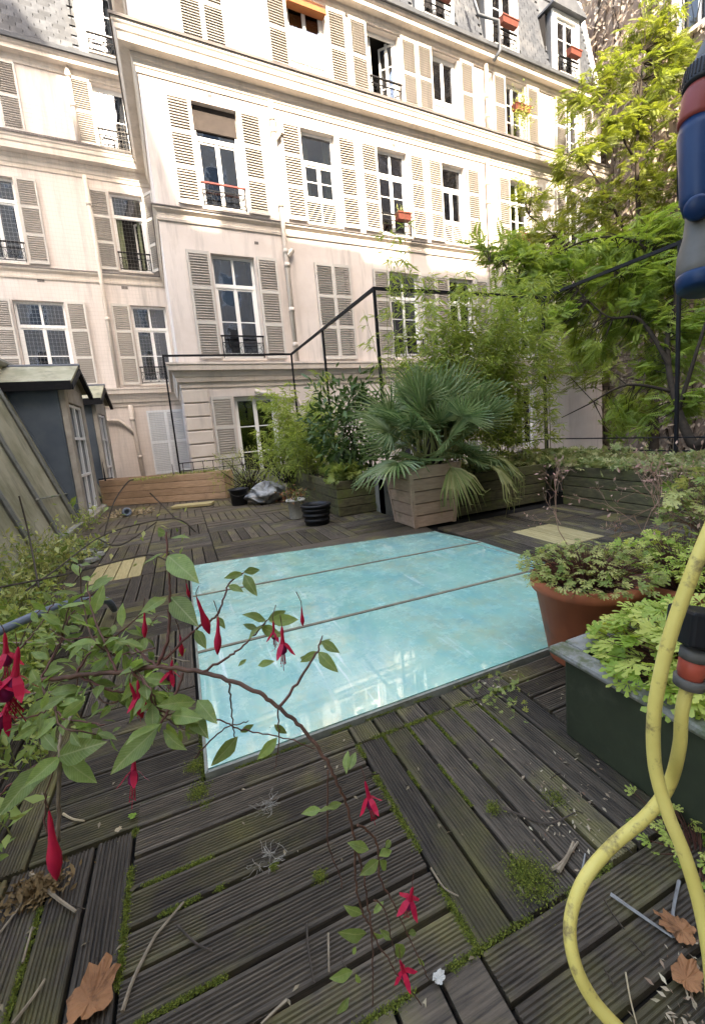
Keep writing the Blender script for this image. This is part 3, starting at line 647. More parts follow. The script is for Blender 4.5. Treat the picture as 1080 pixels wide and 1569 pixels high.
# slate mansards with dormers
def mansard(t0, t1, D, z0, z1, back, dorms, parts):
    base = MB(); base.quad((t0, D+.02, z0), (t1, D+.02, z0), (t1, D+.02+back, z1), (t0, D+.02+back, z1)); base.quad((t0, D+.02+back, z1), (t1, D+.02+back, z1), (t1, 24, z1+1.5), (t0, 24, z1+1.5)); base.build('roof', M['zinc'], B)
    rows = int((z1-z0)/.135); sm = MB(); n = 0; cm = MB().hexa([(0, 0, 0), (.25, 0, 0), (.25, .014, 0), (0, .014, 0), (0, .022, .16), (.25, .022, .16), (.25, .03, .16), (0, .03, .16)]).mesh('slate', M['slate'])
    for r in range(rows):
        z = z0+.135*r; y = D+.0+back*(r*.135)/(z1-z0); nn = int((t1-t0)/.265)
        for c in range(nn+1):
            x = t0+.265*(c-.5*(r % 2)); x = max(x, t0)
            if x+.25 > t1: continue
            if any(d0-.28 < x+.1 < d1+.25 and z < dz for d0, d1, dz in dorms): continue
            if parts and -2.9 < x < .9 and z < 11.6 and n < 290:
                link('slate', cm, B, (x, y-.012+random.uniform(-.003, .003), z), (0, random.uniform(-.01, .01), 0)); n += 1
            else:
                y2 = y-.012+random.uniform(-.004, .004); dy = back*.135/(z1-z0)
                sm.hexa([(x, y2, z), (x+.25, y2, z), (x+.25, y2+.012, z), (x, y2+.012, z), (x, y2+dy, z+.15), (x+.25, y2+dy, z+.15), (x+.25, y2+dy+.01, z+.15), (x, y2+dy+.01, z+.15)])
    tag(sm.build('slates', M['slate'], B), kind='stuff')
def dormer(t0, t1, z0, z1, D, ped=False, box=None):
    y = D-.02; mb = MB(); s = .16
    mb.box(t0-s, t0, y, D+1.2, z0, z1); mb.box(t1, t1+s, y, D+1.2, z0, z1); mb.box(t0-s-.003, t1+s+.003, y-.005, D+1.2, z1-.002, z1+.16); mb.box(t0, t1, y-.03, D+.3, z0-.1, z0)
    o = mb.build('dormer', M['white'], B)
    c = MB()
    if ped:
        c.prism([(t0-s-.16, z1+.16), (t1+s+.16, z1+.16), (t1+s+.16, z1+.22), ((t0+t1)/2, z1+.66), (t0-s-.16, z1+.22)], y-.16, D+1.3, 1)
    else: c.box(t0-s-.1, t1+s+.1, y-.12, D+1.3, z1+.163, z1+.23)
    c.build('dormer_roof', M['zinc'], o)
    ch = MB(); ch.box(t0-s-.03, t0-s-.002, D+.05, D+1.2, z0, z1+.15); ch.build('cheek', M['zinc'], o); ch = MB(); ch.box(t1+s+.002, t1+s+.03, D+.05, D+1.2, z0, z1+.15); ch.build('cheek', M['zinc'], o)
    window(t0, t1, z0, z1, D-.1, dict(tr=0, bars=2, cur='curtw2'))
    scroll_rail(t0+.01, t1-.01, D-.06, z0+.02, .42)
mansard(1.0, TR-.1, D1, 10.2, 13.6, .75, [(8.1, 9.0, 12.6), (10.5, 11.4, 12.9), (13.2, 14.1, 12.9)], False)
mansard(-9, TI+.2, D2, 10.2, 13.6, .75, [(.36, 1.1, 12.6), (-3.0, -2.2, 12.6)], True)
for a, p_ in ((8.1, 0), (10.5, 0), (13.2, 1)): dormer(a, a+.88, 10.42, 12.02, D1, p_)
dormer(.36, 1.1, 10.42, 12.0, D2); dormer(-3.05, -2.25, 10.42, 12.0, D2)
mb = MB(); mb.hexa([(TR-.15, D1-.05, 10.2), (TR+.05, D1-.05, 10.2), (TR+.05, D1+.2, 10.2), (TR-.15, D1+.2, 10.2), (TR-.15, D1+.72, 13.6), (TR+.05, D1+.72, 13.6), (TR+.05, D1+1, 13.6), (TR-.15, D1+1, 13.6)]); mb.build('roof_edge', M['white'], B)
mb = MB(); mb.quad((TR, D1, 10), (TR, 24, 10), (TR, 24, 13.6), (TR, D1+.75, 13.6)); mb.build('gable', M['wall'], B)

# flower boxes and pots on the windows
def flower_box(t, z, D, label, L_=.5, plant=None):
    p = F(t, D, z); o = empty('flower_box', tuple(p), OFF, label, 'flower box')
    mb = MB(); mb.hexa([(-L_/2+.02, -.08, 0), (L_/2-.02, -.08, 0), (L_/2-.02, .08, 0), (-L_/2+.02, .08, 0), (-L_/2, -.1, .17), (L_/2, -.1, .17), (L_/2, .1, .17), (-L_/2, .1, .17)]); mb.build('trough', M['brickb'], o)
    mb = MB(); mb.box(-L_/2-.012, L_/2+.012, -.112, -.1, .145, .18); mb.build('rim', M['brickb'], o)
    if plant:
        n = plant[0]; pos = rng.normal(size=(n, 3))*[L_*.3, .07, plant[2]]+[0, -.05, plant[3]]
        leaves('foliage', KITE, pos, rdir(n, .3), rdir(n, 1), rng.uniform(.05, .1, n), plant[1], o, kind='stuff')
flower_box(8.55, 10.75, D1-.3, 'terracotta flower box on the railing of the left slate roof dormer', .55)
flower_box(10.85, 10.8, D1-.3, 'terracotta flower box on the middle dormer between gutter pipe and slates', .6)
flower_box(13.6, 10.8, D1-.3, 'terracotta flower box under the dormer with the dark triangular pediment', .5)
flower_box(6.95, 5.25, D1-.2, 'terracotta flower box on the middle balcony of the second shuttered row', .4, (60, M['l_cover'], .06, .2))
flower_box(11.3, 8.75, D1-.25, 'window box overflowing with yellow brown trailing leaves above the cornice', .6, (620, M['l_herbd'], .24, -.0))
flower_box(11.3, 5.25, D1-.2, 'window box with small pale leaves partly hidden by the tree', .5, (120, M['l_herbd'], .1, .2))

# bird net hanging before the recessed wing
mb = MB(); yn = D2-.42
for i in range(52): t = -3.2+.082*i; mb.box(t, t+.0024, yn, yn+.0024, -1.6, 8.7)
for i in range(100): z = -1.5+.102*i; mb.box(-3.2, 1.02, yn+.004, yn+.0064, z, z+.0024)
o = mb.build('bird_net', M['net'], None, rot=(0, 0, OFF)); tag(o, 'fine square mesh bird net hanging before the recessed left wing', 'net')

# ------------------------------------------------------------------ ivy wall building on the right
IV = empty('ivy_building', (0, 0, 0), OFF, 'tall gable wall covered in bare brown creeper at the right behind the tree', 'building')
IX = 16.2
mb = MB(); iops = [(7.55, 8.55, 10.9, 12.9)]
def ivwall():
    ys_ = [-14, 7.55, 8.55, 26]; zs_ = [-8.6, 10.9, 12.9, 26]
    for a, b_ in zip(ys_[:-1], ys_[1:]):
        for c, d in zip(zs_[:-1], zs_[1:]):
            if a == 7.55 and c == 10.9: continue
            mb.quad((IX, b_, c), (IX, a, c), (IX, a, d), (IX, b_, d))
    mb.quad((IX, -14, 26), (IX+9, -14, 26), (IX+9, 26, 26), (IX, 26, 26)); mb.quad((IX, 26, -8.6), (IX, 26, 26), (IX+9, 26, 26), (IX+9, 26, -8.6)); mb.quad((IX, -14, -8.6), (IX+9, -14, -8.6), (IX+9, -14, 26), (IX, -14, 26))
ivwall(); mb.build('wall', M['brick'], IV)
mb = MB(); a, b_, c, d = iops[0]
mb.box(IX-.12, IX-.0, a-.16, a, c-.1, d+.1); mb.box(IX-.12, IX, b_, b_+.16, c-.1, d+.1); mb.box(IX-.16, IX, a-.2, b_+.2, d+.1, d+.28); mb.box(IX-.18, IX, a-.2, b_+.2, c-.22, c-.1); so_ = mb.build('window_surround', M['trim'], IV)
mb = MB(); mb.box(IX+.1, IX+.15, a, a+.07, c, d); mb.box(IX+.1, IX+.15, b_-.07, b_, c, d); mb.box(IX+.1, IX+.15, (a+b_)/2-.04, (a+b_)/2+.04, c, d); mb.box(IX+.1, IX+.15, a, b_, c, c+.07); mb.box(IX+.1, IX+.15, a, b_, d-.07, d)
wi = mb.build('window', M['white'], IV); mb = MB(); mb.box(IX+.2, IX+.21, a-.05, b_+.05, c-.05, d+.05); mb.build('pane', mat('dark_pane', (.05, .055, .06), rough=.08, spec=.8), wi)
mb = MB()
for i in range(6): yy = a+(i+.5)*(b_-a)/6; mb.tube([(IX+.02, yy, d-.6), (IX+.02, yy, d)], .012, 4)
mb.build('window_bars', M['redrail'], IV)
n = 30000; yy = rng.uniform(0, 17.5, n); zz = rng.uniform(-2, 20, n)
dens = np.sin(yy*1.3+np.sin(zz*.9)*1.5)*.5+np.sin(zz*1.7+yy)*.5+rng.normal(size=n)*.6; keep = (dens > -1.1) & ~((yy > 7.3) & (yy < 8.8) & (zz > 10.7) & (zz < 13.2)); yy, zz = yy[keep], zz[keep]; n = len(yy)
pos = np.stack([IX-rng.uniform(.02, .28, n), yy, zz], 1); dd = np.stack([rng.normal(size=n)*.3-.3, rng.normal(size=n)*.7, -1+rng.normal(size=n)*.5], 1); nn = np.stack([-np.ones(n), rng.normal(size=n)*.5, rng.normal(size=n)*.5+.3], 1)
leaves('creeper', KITE, pos, dd, nn, rng.uniform(.13, .28, n), M['l_ivy'], IV, kind='stuff')
mb = MB()
for i in range(70):
    y0 = random.uniform(.5, 17); pts = [(IX-.03, y0, -2)]; yv = y0
    for k in range(14): yv += random.gauss(0, .28); pts.append((IX-random.uniform(.03, .12), yv, -2+(k+1)*1.5))
    mb.tube(pts, .014, 3, False)
tag(mb.build('creeper_stems', M['bark'], IV), kind='stuff')

# ------------------------------------------------------------------ buildings behind the camera (they shade the court and mirror in the glass)
RB = empty('rear_building', (0, 0, 0), OFF, 'pale building closing the court behind the terrace', 'building')
nb = -9.0
prof = [(-30, 32.5), (-6.3, 32.0), (-6.06, 31.6), (-5.7, 31), (-5.4, 29.85), (-5.2, 28.7), (-4.3, 27.6), (-3.75, 26.4), (-3.35, 22.2), (-3.0, 21.6), (-2.4, 21.3), (-1.9, 21.28), (-1.85, 21.75), (-.45, 21.75), (-.4, 21.3), (1.6, 21.25), (1.65, 21.0), (3.0, 21.0), (3.05, 21.6), (3.6, 21.6), (3.65, 21.0), (20, 21.0)]  # unseen roofline, stepped and raised to set the shadow edge on the facade
poly = [(-30, -8.6), (20, -8.6)]+prof[::-1]
mb = MB(); mb.prism(poly, nb-8, nb, 1); mb.build('wall', M['rear'], RB)
wm = MB().box(-.5, .5, 0, .03, 0, 2).mesh('window', M['white']); pm = MB().box(-.42, .42, .03, .034, .08, 1.92).mesh('pane', mat('rear_pane', (.05, .055, .06), rough=.08, spec=.8))
for i in range(12):
    for j in range(7): o = link('window', wm, RB, (-14+2.3*i, nb, -1+3.15*j)); link('pane', pm, o)

# ------------------------------------------------------------------ zinc mansard roof building along the left edge of the terrace
Z = empty('zinc_roof_building', (0, 0, ZD), 0, 'steep lichen stained zinc roof with two dormers along the left edge of the deck', 'roof')
ca = math.tan(radians(72.5)); HT = 2.75
def rx(h, x0=-1.68): return x0-h/ca
roofm = MB()
ribs = [1.7, 2.8, 3.9, 5.0, 6.06, 7.12, 8.25, 10.85, 13.6]
yprev = .4
for yv in ribs+[14.4]:
    roofm = MB(); roofm.hexa([(rx(0), yprev+.004, 0), (rx(0), yv-.004, 0), (rx(0)-.25, yv-.004, 0), (rx(0)-.25, yprev+.004, 0), (rx(HT), yprev+.004, HT), (rx(HT), yv-.004, HT), (rx(HT)-.25, yv-.004, HT), (rx(HT)-.25, yprev+.004, HT)])
    roofm.build('zinc_sheet', M['zincm'], Z); yprev = yv
mb = MB(); mb.prism([(rx(HT)-.24, HT), (-9, HT+1.2), (-9, -7.4), (-1.95, -7.4), (-1.95, -.01)], .45, 14.35, 1); mb.build('body', M['conc'], Z)
for yv in ribs[:-1]:
    mb = MB(); mb.tube([(rx(0)+.03, yv, 0.02), (rx(HT)+.03, yv, HT)], .032, 6); mb.build('standing_seam', M['rollz'], Z)
mb = MB(); mb.tube([(rx(HT)+.02, .4, HT), (rx(HT)+.02, 14.3, HT)], .07, 8); mb.tube([(rx(.62)+.05, 7.0, .62), (rx(.6)+.06, 9, .5)], .012, 4); mb.build('roof_roll', M['conc'], Z)
mb = MB(); mb.box(-1.70, -1.6, .4, 8.3, -.03, .06); mb.box(-1.72, -1.6, 10.3, 11.4, -.03, .06); mb.build('curb', M['conc'], Z)
def zdormer(y0, y1, X=-1.60, ht=2.30):
    mb = MB(); q = rx(ht)
    mb.prism([(y0-.0, ht), (y1, ht), ((y0+y1)/2, ht+.34)], X-.08, X-.0, 0); o = mb.build('dormer', M['stone'], Z)
    for yv, s in ((y0, 1), (y1, -1)):
        mb = MB(); mb.prism([(X-.09, .08), (X-.09, ht), (q, ht), (rx(.08), .08)], yv, yv+.03*s, 1); mb.build('cheek', M['zincb'], o)
    e = MB(); e.tube([(X-.10, y0-.012, .1), (X-.10, y0-.012, ht)], .012, 5); e.tube([(rx(.1)+.015, y0-.02, .1), (rx(ht)+.015, y0-.02, ht)], .014, 5); e.build('cheek_seam', M['zincb'], o)
    sb = MB(); sb.box(X-.088, X, y0-.004, y0+.2, .10, ht-.002); sb.box(X-.088, X, y1-.2, y1+.004, .10, ht-.002); sb.box(X-.088, X+.004, y0+.2, y1-.2, ht-.28, ht-.002); bevel(sb.build('stone_jamb', M['stone'], o), .01)
    sb = MB(); sb.box(X-.1, X+.10, y0-.05, y1+.05, -.04, .098); bevel(sb.build('sill', M['stone'], o), .012)
    wf = MB(); a, b_ = y0+.202, y1-.202; xx = X-.05
    wf.box(xx-.02, xx+.02, a, a+.05, .1, ht-.284); wf.box(xx-.02, xx+.02, b_-.05, b_, .1, ht-.284); wf.box(xx-.02, xx+.02, (a+b_)/2-.03, (a+b_)/2+.03, .1, ht-.284)
    for zz in (.1, .75, 1.4, ht-.34): wf.box(xx-.018, xx+.018, a+.05, b_-.05, zz, zz+.045)
    wo = wf.build('window_frame', M['white'], o); gl = MB(); gl.box(xx-.03, xx-.024, a, b_, .1, ht-.284); gl.build('pane', bpy.data.materials['dark_pane'], o)
    rf = MB(); xm = X+.14; xb = rx(ht+.3)-.15; ym = (y0+y1)/2; ov = .13
    for (p0, p1, z0, z1) in ((y0-ov, ym, ht-.02, ht+.36), (ym, y1+ov, ht+.36, ht-.02)):
        rf.hexa([(xb, p0, z0), (xm, p0, z0), (xm, p1, z1), (xb, p1, z1), (xb, p0, z0+.045), (xm, p0, z0+.045), (xm, p1, z1+.045), (xb, p1, z1+.045)])
    rf.build('dormer_roof', M['zincm'], o)
    fs = MB()
    for (p0, p1, z0, z1) in ((y0-ov-.01, ym, ht-.07, ht+.31), (ym, y1+ov+.01, ht+.31, ht-.07)):
        fs.hexa([(xm-.05, p0, z0-.04), (xm+.02, p0, z0-.04), (xm+.02, p1, z1-.04), (xm-.05, p1, z1-.04), (xm-.05, p0, z0+.04), (xm+.02, p0, z0+.04), (xm+.02, p1, z1+.04), (xm-.05, p1, z1+.04)])
    fs.box(xb, xm, y0-ov-.03, y0-ov+.0, ht-.11, ht+.03); fs.build('fascia', M['iron'], o)
    rr_ = MB(); rr_.tube([(xb, ym, ht+.40), (xm+.02, ym, ht+.40)], .035, 8); rr_.build('ridge_roll', M['zinc'], o)
zdormer(8.62, 10.12); zdormer(11.55, 13.0)

# ------------------------------------------------------------------ railing frame of the terrace
KR = 1.75
RL = empty('railing_frame', (0, 0, ZD), 0, 'tall thin black metal frame running round the terrace edge above the planters', 'railing')
ctop = [(-.07, 5.68*KR), (1.452*KR, 5.68*KR), (1.452*KR, 3.07*KR), (3.09*KR, 3.09*KR), (3.09*KR, 1.6*KR)]
for a, b_ in zip(ctop[:-1], ctop[1:]):
    mb = MB(); d = np.array(b_)-np.array(a); d = d/np.linalg.norm(d); q = np.array([d[1], -d[0]])*.018; a2 = np.array(a)-d*.02; b2 = np.array(b_)+d*.02
    zz = -ZD+KR; mb.hexa([(*(a2+q), zz-.02), (*(b2+q), zz-.02), (*(b2-q), zz-.02), (*(a2-q), zz-.02), (*(a2+q), zz+.02), (*(b2+q), zz+.02), (*(b2-q), zz+.02), (*(a2-q), zz+.02)]); mb.build('top_rail', M['iron'], RL)
for (x, y) in [ctop[0], ctop[1], ctop[2], (3.09*KR, 1.93*KR), (1.452*KR, 4.345*KR), ctop[3]]:
    mb = MB(); mb.box(x-.017, x+.017, y-.017, y+.017, .3, -ZD+KR-.021); mb.build('post', M['iron'], RL)
for zz in (.62, .78):
    for a, b_ in zip(ctop[:-1], ctop[1:]):
        mb = MB(); mb.tube([(*a, zz), (*b_, zz)], .009, 5); mb.build('cable', M['iron'], RL)
mb = MB()
for i in range(14): x = -.2+.2*i; mb.tube([(x, 5.68*KR, .5), (x, 5.68*KR, .78)], .007, 4)
mb.build('baluster', M['iron'], RL)
mb = MB(); mb.tube([(-1.5, 10.45, .55), (-1.5, 10.45, .95)], [.018, .004], 5); mb.tube([(-1.62, 10.45, .6), (-1.36, 10.45, .6)], .012, 4); o = mb.build('roof_spike', M['iron'], None, loc=(0, 0, ZD)); tag(o, 'small black iron spike standing behind the left end of the pale planter', 'spike')

# parapet under the frame
PW = tag(MB().box(1.452*KR-.08, 1.452*KR+.1, 3.07*KR, 10, -7.4, .48).box(1.452*KR-.08, 3.09*KR+.1, 3.07*KR+.001, 3.07*KR+.18, -7.4, .481).box(3.09*KR-.08, 3.09*KR+.101, -1.5, 3.07*KR-.001, -7.4, .479).box(.2, 1.452*KR-.081, 5.68*KR+.1, 5.68*KR+.28, -7.4, .45).build('parapet', M['conc'], None, loc=(0, 0, ZD)), 'low grey parapet wall behind the wooden planters', 'wall')

# ------------------------------------------------------------------ planters
def timber_planter(name, x, y, L_, W, H, nb, m, label, rz=0, taper=0, group=None, cap=False, proud=.0, sides='FLR'):
    o = empty(name, (x, y, ZD), rz, label, 'planter', group); h = H/nb
    cache = {}
    for i in range(nb):
        for side in range(4):
            ln = (L_ if side % 2 == 0 else W)+(.0)
            key = (side % 2)
            mbp = MB(); tp = taper*(1-(i+.5)/nb); l2 = ln/2-tp*.5*ln/L_
            mbp.box(-l2, l2, -.014, .014, .004, h-.004)
            me = mbp.mesh('plank', M[m])
            off = (W/2 if side % 2 == 0 else L_/2)-tp*.5+random.uniform(-.002, .003)
            a = [0, pi/2, pi, -pi/2][side]
            loc = [(0, -off, i*h), (off, 0, i*h), (0, off, i*h), (-off, 0, i*h)][side]
            if side % 2 and not taper: loc = (loc[0]-.015*(1 if side == 1 else -1), loc[1], loc[2]+.002)
            pl = link('plank', me, o, loc, (0, 0, a)); bevel(pl, .006)
    s = MB(); tq = .03+taper*.5; s.box(-L_/2+tq, L_/2-tq, -W/2+tq, W/2-tq, .03, H-.07); s.build('soil', M['soil'], o)
    return o
ang = math.atan2(9.30-10.6, .75+1.55)
far = timber_planter('pine_planter', (-1.55+.75)/2+.2*.5*.5, (10.6+9.30)/2+.25, 2.75, .42, .56, 4, 'pine', 'long low planter of pale pine boards at the far left end of the deck', ang)
mp = timber_planter('mossy_planter', 2.2, 7.3, .62, 3.2, .50, 4, 'oldwood', 'green mossy timber planter left of the palm with leafy shoots on top')
bp_ = timber_planter('timber_planter', 3.72, 4.86, 1.6, .62, .52, 4, 'oldwood', 'dark weathered planter between the palm box and the inner corner')
rp = timber_planter('timber_planter', 4.9, 2.35, .86, 3.7, .50, 4, 'oldwood', 'long dark weathered planter along the right edge of the deck')
pbx = timber_planter('palm_planter', 2.63, 4.62, .66, .62, .72, 5, 'palmwood', 'tall tapered box of brown boards holding the fan palm', 0, .14)
for sx in (-1, 1):
    for sy in (-1, 1):
        mb = MB(); a = .33; b0 = .26; b2 = .31; b3 = .24; mb.hexa([(sx*b0-.022, sy*b3-.022, 0), (sx*b0+.022, sy*b3-.022, 0), (sx*b0+.022, sy*b3+.022, 0), (sx*b0-.022, sy*b3+.022, 0), (sx*a-.022, sy*b2-.022, .72), (sx*a+.022, sy*b2-.022, .72), (sx*a+.022, sy*b2+.022, .72), (sx*a-.022, sy*b2+.022, .72)]); mb.build('corner_post', M['palmwood'], pbx)

# ------------------------------------------------------------------ fan palm
palm = empty('fan_palm', (2.80, 4.62, ZD+.68), 0, 'bushy fan palm with arching green fronds and some drooping yellowed ones', 'palm')
def fan_mesh(nseg, ang_, L_, droop, seed, m):
    r = random.Random(seed); mb = MB()
    for i in range(nseg):
        a = -ang_/2+ang_*i/(nseg-1)+r.uniform(-.02, .02); l = L_*(.72+.28*cos(a*.75))*r.uniform(.93, 1.04); c, s_ = cos(a), sin(a); w = .013
        zc = .10*abs(sin(a*.5)); pts = []
        for k, u in enumerate((0, .3, .62, .85, 1)):
            wd = [.004, w*.9, w, w*.6, .001][k]; dz = -droop*u**2.6*(.6+.8*r.random() if k > 2 else 1)+zc*u
            x = l*u*c; y = l*u*s_; pts.append(((x-s_*wd, y+c*wd, dz+.004), (x, y, dz-.006), (x+s_*wd, y-c*wd, dz+.004)))
        for p_, q_ in zip(pts[:-1], pts[1:]):
            mb.quad(p_[0], p_[1], q_[1], q_[0]); mb.quad(p_[1], p_[2], q_[2], q_[1])
    me = mb.mesh('frond', m); at = me.attributes.new('tint', 'FLOAT', 'POINT'); tt = []
    for i in range(len(me.vertices)//8*8//8): pass
    vals = np.repeat(np.array([r.random() for _ in range(nseg)]), len(me.vertices)//nseg); at.data.foreach_set('value', vals.astype(np.float32)); return me
fms = [fan_mesh(24, 3.5, .50, .0+.045*i, i, M['l_palm']) for i in range(4)]; fdry = [fan_mesh(18, 1.5, .5, .38, 9+i, M['l_palmd']) for i in range(2)]
def frond(px_, az, el, ln, me, sc=1, roll=0):
    d = np.array([cos(az)*cos(el), sin(az)*cos(el), sin(el)]); mid = d*ln*.55+np.array([0, 0, .04]); tip = d*ln+np.array([0, 0, -.03*ln*cos(el)])
    ax = tip-mid; ax /= np.linalg.norm(ax); base = np.array(px_)
    x = Vector(ax); up = Vector((-cos(az)*max(0, ax[2])*1.2, -sin(az)*max(0, ax[2])*1.2, 1-.8*max(0, ax[2]))); y = up.cross(x).normalized(); z = x.cross(y)
    mt = Matrix(((x.x, y.x, z.x), (x.y, y.y, z.y), (x.z, y.z, z.z))) @ Matrix.Rotation(roll, 3, 'X')
    o = link('frond', me, palm, tuple(base+tip), mt.to_euler(), (sc, sc, sc))
    st = MB(); st.tube([base, base+mid, base+tip], [.011, .008, .006], 5); st.build('petiole', M['culm'], palm)
rr = random.Random(5)
for i in range(62):
    az = i*2.399+rr.uniform(-.2, .2); el = radians(88-54*(i/62)**1.3+rr.uniform(-8, 8)); ln = rr.uniform(.42, .82)*(.92 if i < 20 else 1)
    frond((rr.uniform(-.16, .26), rr.uniform(-.12, .12), rr.uniform(.0, .12)), az, el, ln, fms[i % 4], rr.uniform(.75, 1.08), rr.uniform(-.9, .9))
for i in range(20): frond((rr.uniform(-.15, .15), rr.uniform(-.12, .12), 0), i*2.4+.7, radians(rr.uniform(8, 34)), rr.uniform(.28, .55), fms[i % 4], rr.uniform(.6, .85), rr.uniform(-.6, .6))
for az, el, ln, k in ((-1.75, -.25, .34, 0), (-.75, -.2, .60, 1), (-.45, -.05, .66, 0)): frond((0, -.15, .10), az, el, ln, fdry[k], .9, .3)
for az, el in ((-2.9, .0), (2.9, -.05), (-.25, -.1), (.2, 0.0)): frond((0, -.1, .12), az, el, .62, fms[3], 1.0, rr.uniform(-.3, .3))
mb = MB(); mb.lathe([(.02, .4), (.09, .3), (.11, .1), (.09, -.05)], 10); mb.build('trunk', M['bark'], palm)

# ------------------------------------------------------------------ bamboo, shrubs, ground cover
def bamboo(name, label, spots, hgt, lean, nleaf, m, lsz=(.07, .13), group=None, spread=.1):
    c = np.mean(spots, axis=0); root = empty(name, (c[0], c[1], c[2]), 0, label, 'bamboo', group); mb = MB(); pos = []; dr = []
    for (x, y, z) in spots:
        h = random.uniform(*hgt); a = random.uniform(0, 2*pi); l = random.uniform(*lean)*h; pts = []
        for k in range(8): u = k/7; pts.append(np.array([x-c[0]+cos(a)*l*u**2, y-c[1]+sin(a)*l*u**2, z-c[2]+h*u-.25*l*u**3]))
        mb.tube(pts, [.007*(1-.75*k/7) for k in range(8)], 4, False)
        for q in range(nleaf//6):
            u = random.uniform(.12, 1)**.8; k = min(int(u*7), 6); b0 = pts[k]+(pts[k+1]-pts[k])*(u*7-k); a2 = random.uniform(0, 2*pi); tl = random.uniform(.05, .28)*(1.1-u*.5)
            tw = b0+np.array([cos(a2)*tl, sin(a2)*tl, random.uniform(-.02, .1)])
            mb.tube([b0, tw], .0015, 3, False)
            for _ in range(6):
                s = random.uniform(.3, 1); pos.append(b0+(tw-b0)*s+rng.normal(size=3)*.008); a3 = a2+random.gauss(0, .8); dr.append((cos(a3), sin(a3), random.gauss(-.25, .4)))
    mb.build('culms', M['culm'], root)['kind'] = 'stuff'; n = len(pos)
    leaves('foliage', blade(.13, .18), pos, np.array(dr), rdir(n, 1.5), rng.uniform(*lsz, n), m, root, kind='stuff')
def spots(n, x0, x1, y0, y1, z): return [(random.uniform(x0, x1), random.uniform(y0, y1), z) for _ in range(n)]
bamboo('bamboo', 'tall airy bamboo with yellow green leaves behind the right of the palm', spots(34, 2.9, 4.3, 4.75, 5.15, -.75)+spots(12, 4.2, 4.8, 4.6, 5.2, -.75), (1.2, 2.7), (.02, .24), 430, M['l_bam'], (.08, .15))
bamboo('bamboo', 'thin bamboo shoots rising left of the black corner post above the palm', spots(8, 2.55, 3.0, 5.0, 5.3, -.75), (1.6, 3.4), (.0, .12), 170, M['l_bam'])
bamboo('bamboo', 'low dense yellow green bamboo clump left of the dark glossy shrub', spots(38, 1.7, 2.4, 6.9, 8.9, -.8), (.7, 1.9), (.1, .45), 320, M['l_bam'], (.08, .14))
def shrub(name, label, c, rad, n, tpl, m, size, cat='shrub', stems=12, up=.4, base=None, flat=False, shell=.55):
    base = base if base is not None else c-np.array([0, 0, rad[2]]); root = empty(name, tuple(base), 0, label, cat)
    nc = max(6, n//22); cc = rdir(nc)*(shell+(1-shell)*rng.random((nc, 1)))*np.array(rad)
    idx = rng.integers(0, nc, n); pos = cc[idx]+rng.normal(size=(n, 3))*np.array(rad)*.16; rel = np.array(c)-np.array(base)
    outd = pos/np.array(rad)+rdir(n)*.8; outd[:, 2] -= .1
    leaves('foliage', tpl, pos+rel, outd, rdir(n, 1.6), rng.uniform(*size, n), m, root, tint=np.clip(rng.random(nc)[idx]*.7+rng.random(n)*.3, 0, 1), kind='stuff')
    mb = MB()
    for i in range(stems):
        e = cc[i % nc]*.9+rel; mb.tube([rng.normal(size=3)*[.04, .04, 0], e*.5+rng.normal(size=3)*.05, e], [.012, .008, .003], 4, False)
    mb.build('stems', M['bark'], root)['kind'] = 'stuff'
    return root
LEAF6 = ([(0, 0, 0), (.3, .15, .03), (.3, -.15, .03), (.65, .15, .02), (.65, -.15, .02), (1, 0, -.08), (.5, 0, -.01)], [(0, 6, 1), (0, 2, 6), (1, 6, 3), (2, 4, 6), (3, 6, 5), (6, 4, 5)])
shrub('laurel_shrub', 'dark glossy broad leaved shrub standing left of the palm', np.array([2.25, 6.15, .05]), (.55, .55, .72), 1500, LEAF6, M['l_laur'], (.10, .17), stems=16)
shrub('leafy_shrub', 'low bright green leafy plant on top of the mossy planter', np.array([2.15, 5.95, -.62]), (.36, .3, .14), 420, HERB, M['l_weed'], (.05, .10))
shrub('feathery_shrub', 'wispy low shrub spilling over the right end of the pale pine planter', np.array([1.15, 9.0, -.62]), (.65, .45, .42), 1500, blade(.14), M['l_herbd'], (.05, .11), stems=60)
shrub('green_shrub', 'fresh yellow green bush between the far planter and the bamboo', np.array([1.75, 8.2, -.45]), (.5, .6, .45), 1700, blade(.2), M['l_bam'], (.05, .11), stems=30)
def cover(name, label, x0, x1, y0, y1, z, n, tpl, m, size, hgt, tilt=.6):
    root = empty(name, ((x0+x1)/2, (y0+y1)/2, z), 0, label, 'ground cover plants')
    u = rng.random((n, 2)); px_ = (u[:, 0]-.5)*(x1-x0); py_ = (u[:, 1]-.5)*(y1-y0); hh = hgt*(.35+.65*(.5+.5*np.sin(px_*5+2*np.sin(py_*4)))*(.5+.5*np.cos(py_*3.7+px_*2)))
    pos = np.stack([px_, py_, hh*rng.random(n)**.5], 1); d = rdir(n, .15); d[:, 2] *= tilt
    leaves('foliage', tpl, pos, d, rdir(n, 2), rng.uniform(*size, n), m, root, kind='stuff')
    return root
cover('ground_cover', 'low mixed leafy ground cover filling the right hand planter', 4.45, 5.5, .6, 4.7, -.74, 3600, HERB, M['l_cover'], (.05, .10), .24)
cover('ground_cover', 'low pale leafy ground cover filling the planter beside the palm', 3.1, 5.3, 4.6, 5.5, -.72, 1500, HERB, M['l_cover'], (.05, .09), .2)
cover('ground_cover', 'thin mossy growth along the top of the pale pine planter', -1.0, .6, 9.75, 10.2, -.68, 500, KITE, M['l_weed'], (.03, .06), .08)
cover('ground_cover', 'tangled low growth on the dark planter behind the black pots', 2.0, 2.5, 6.2, 9.0, -.74, 1100, KITE, M['l_cover'], (.04, .09), .25)

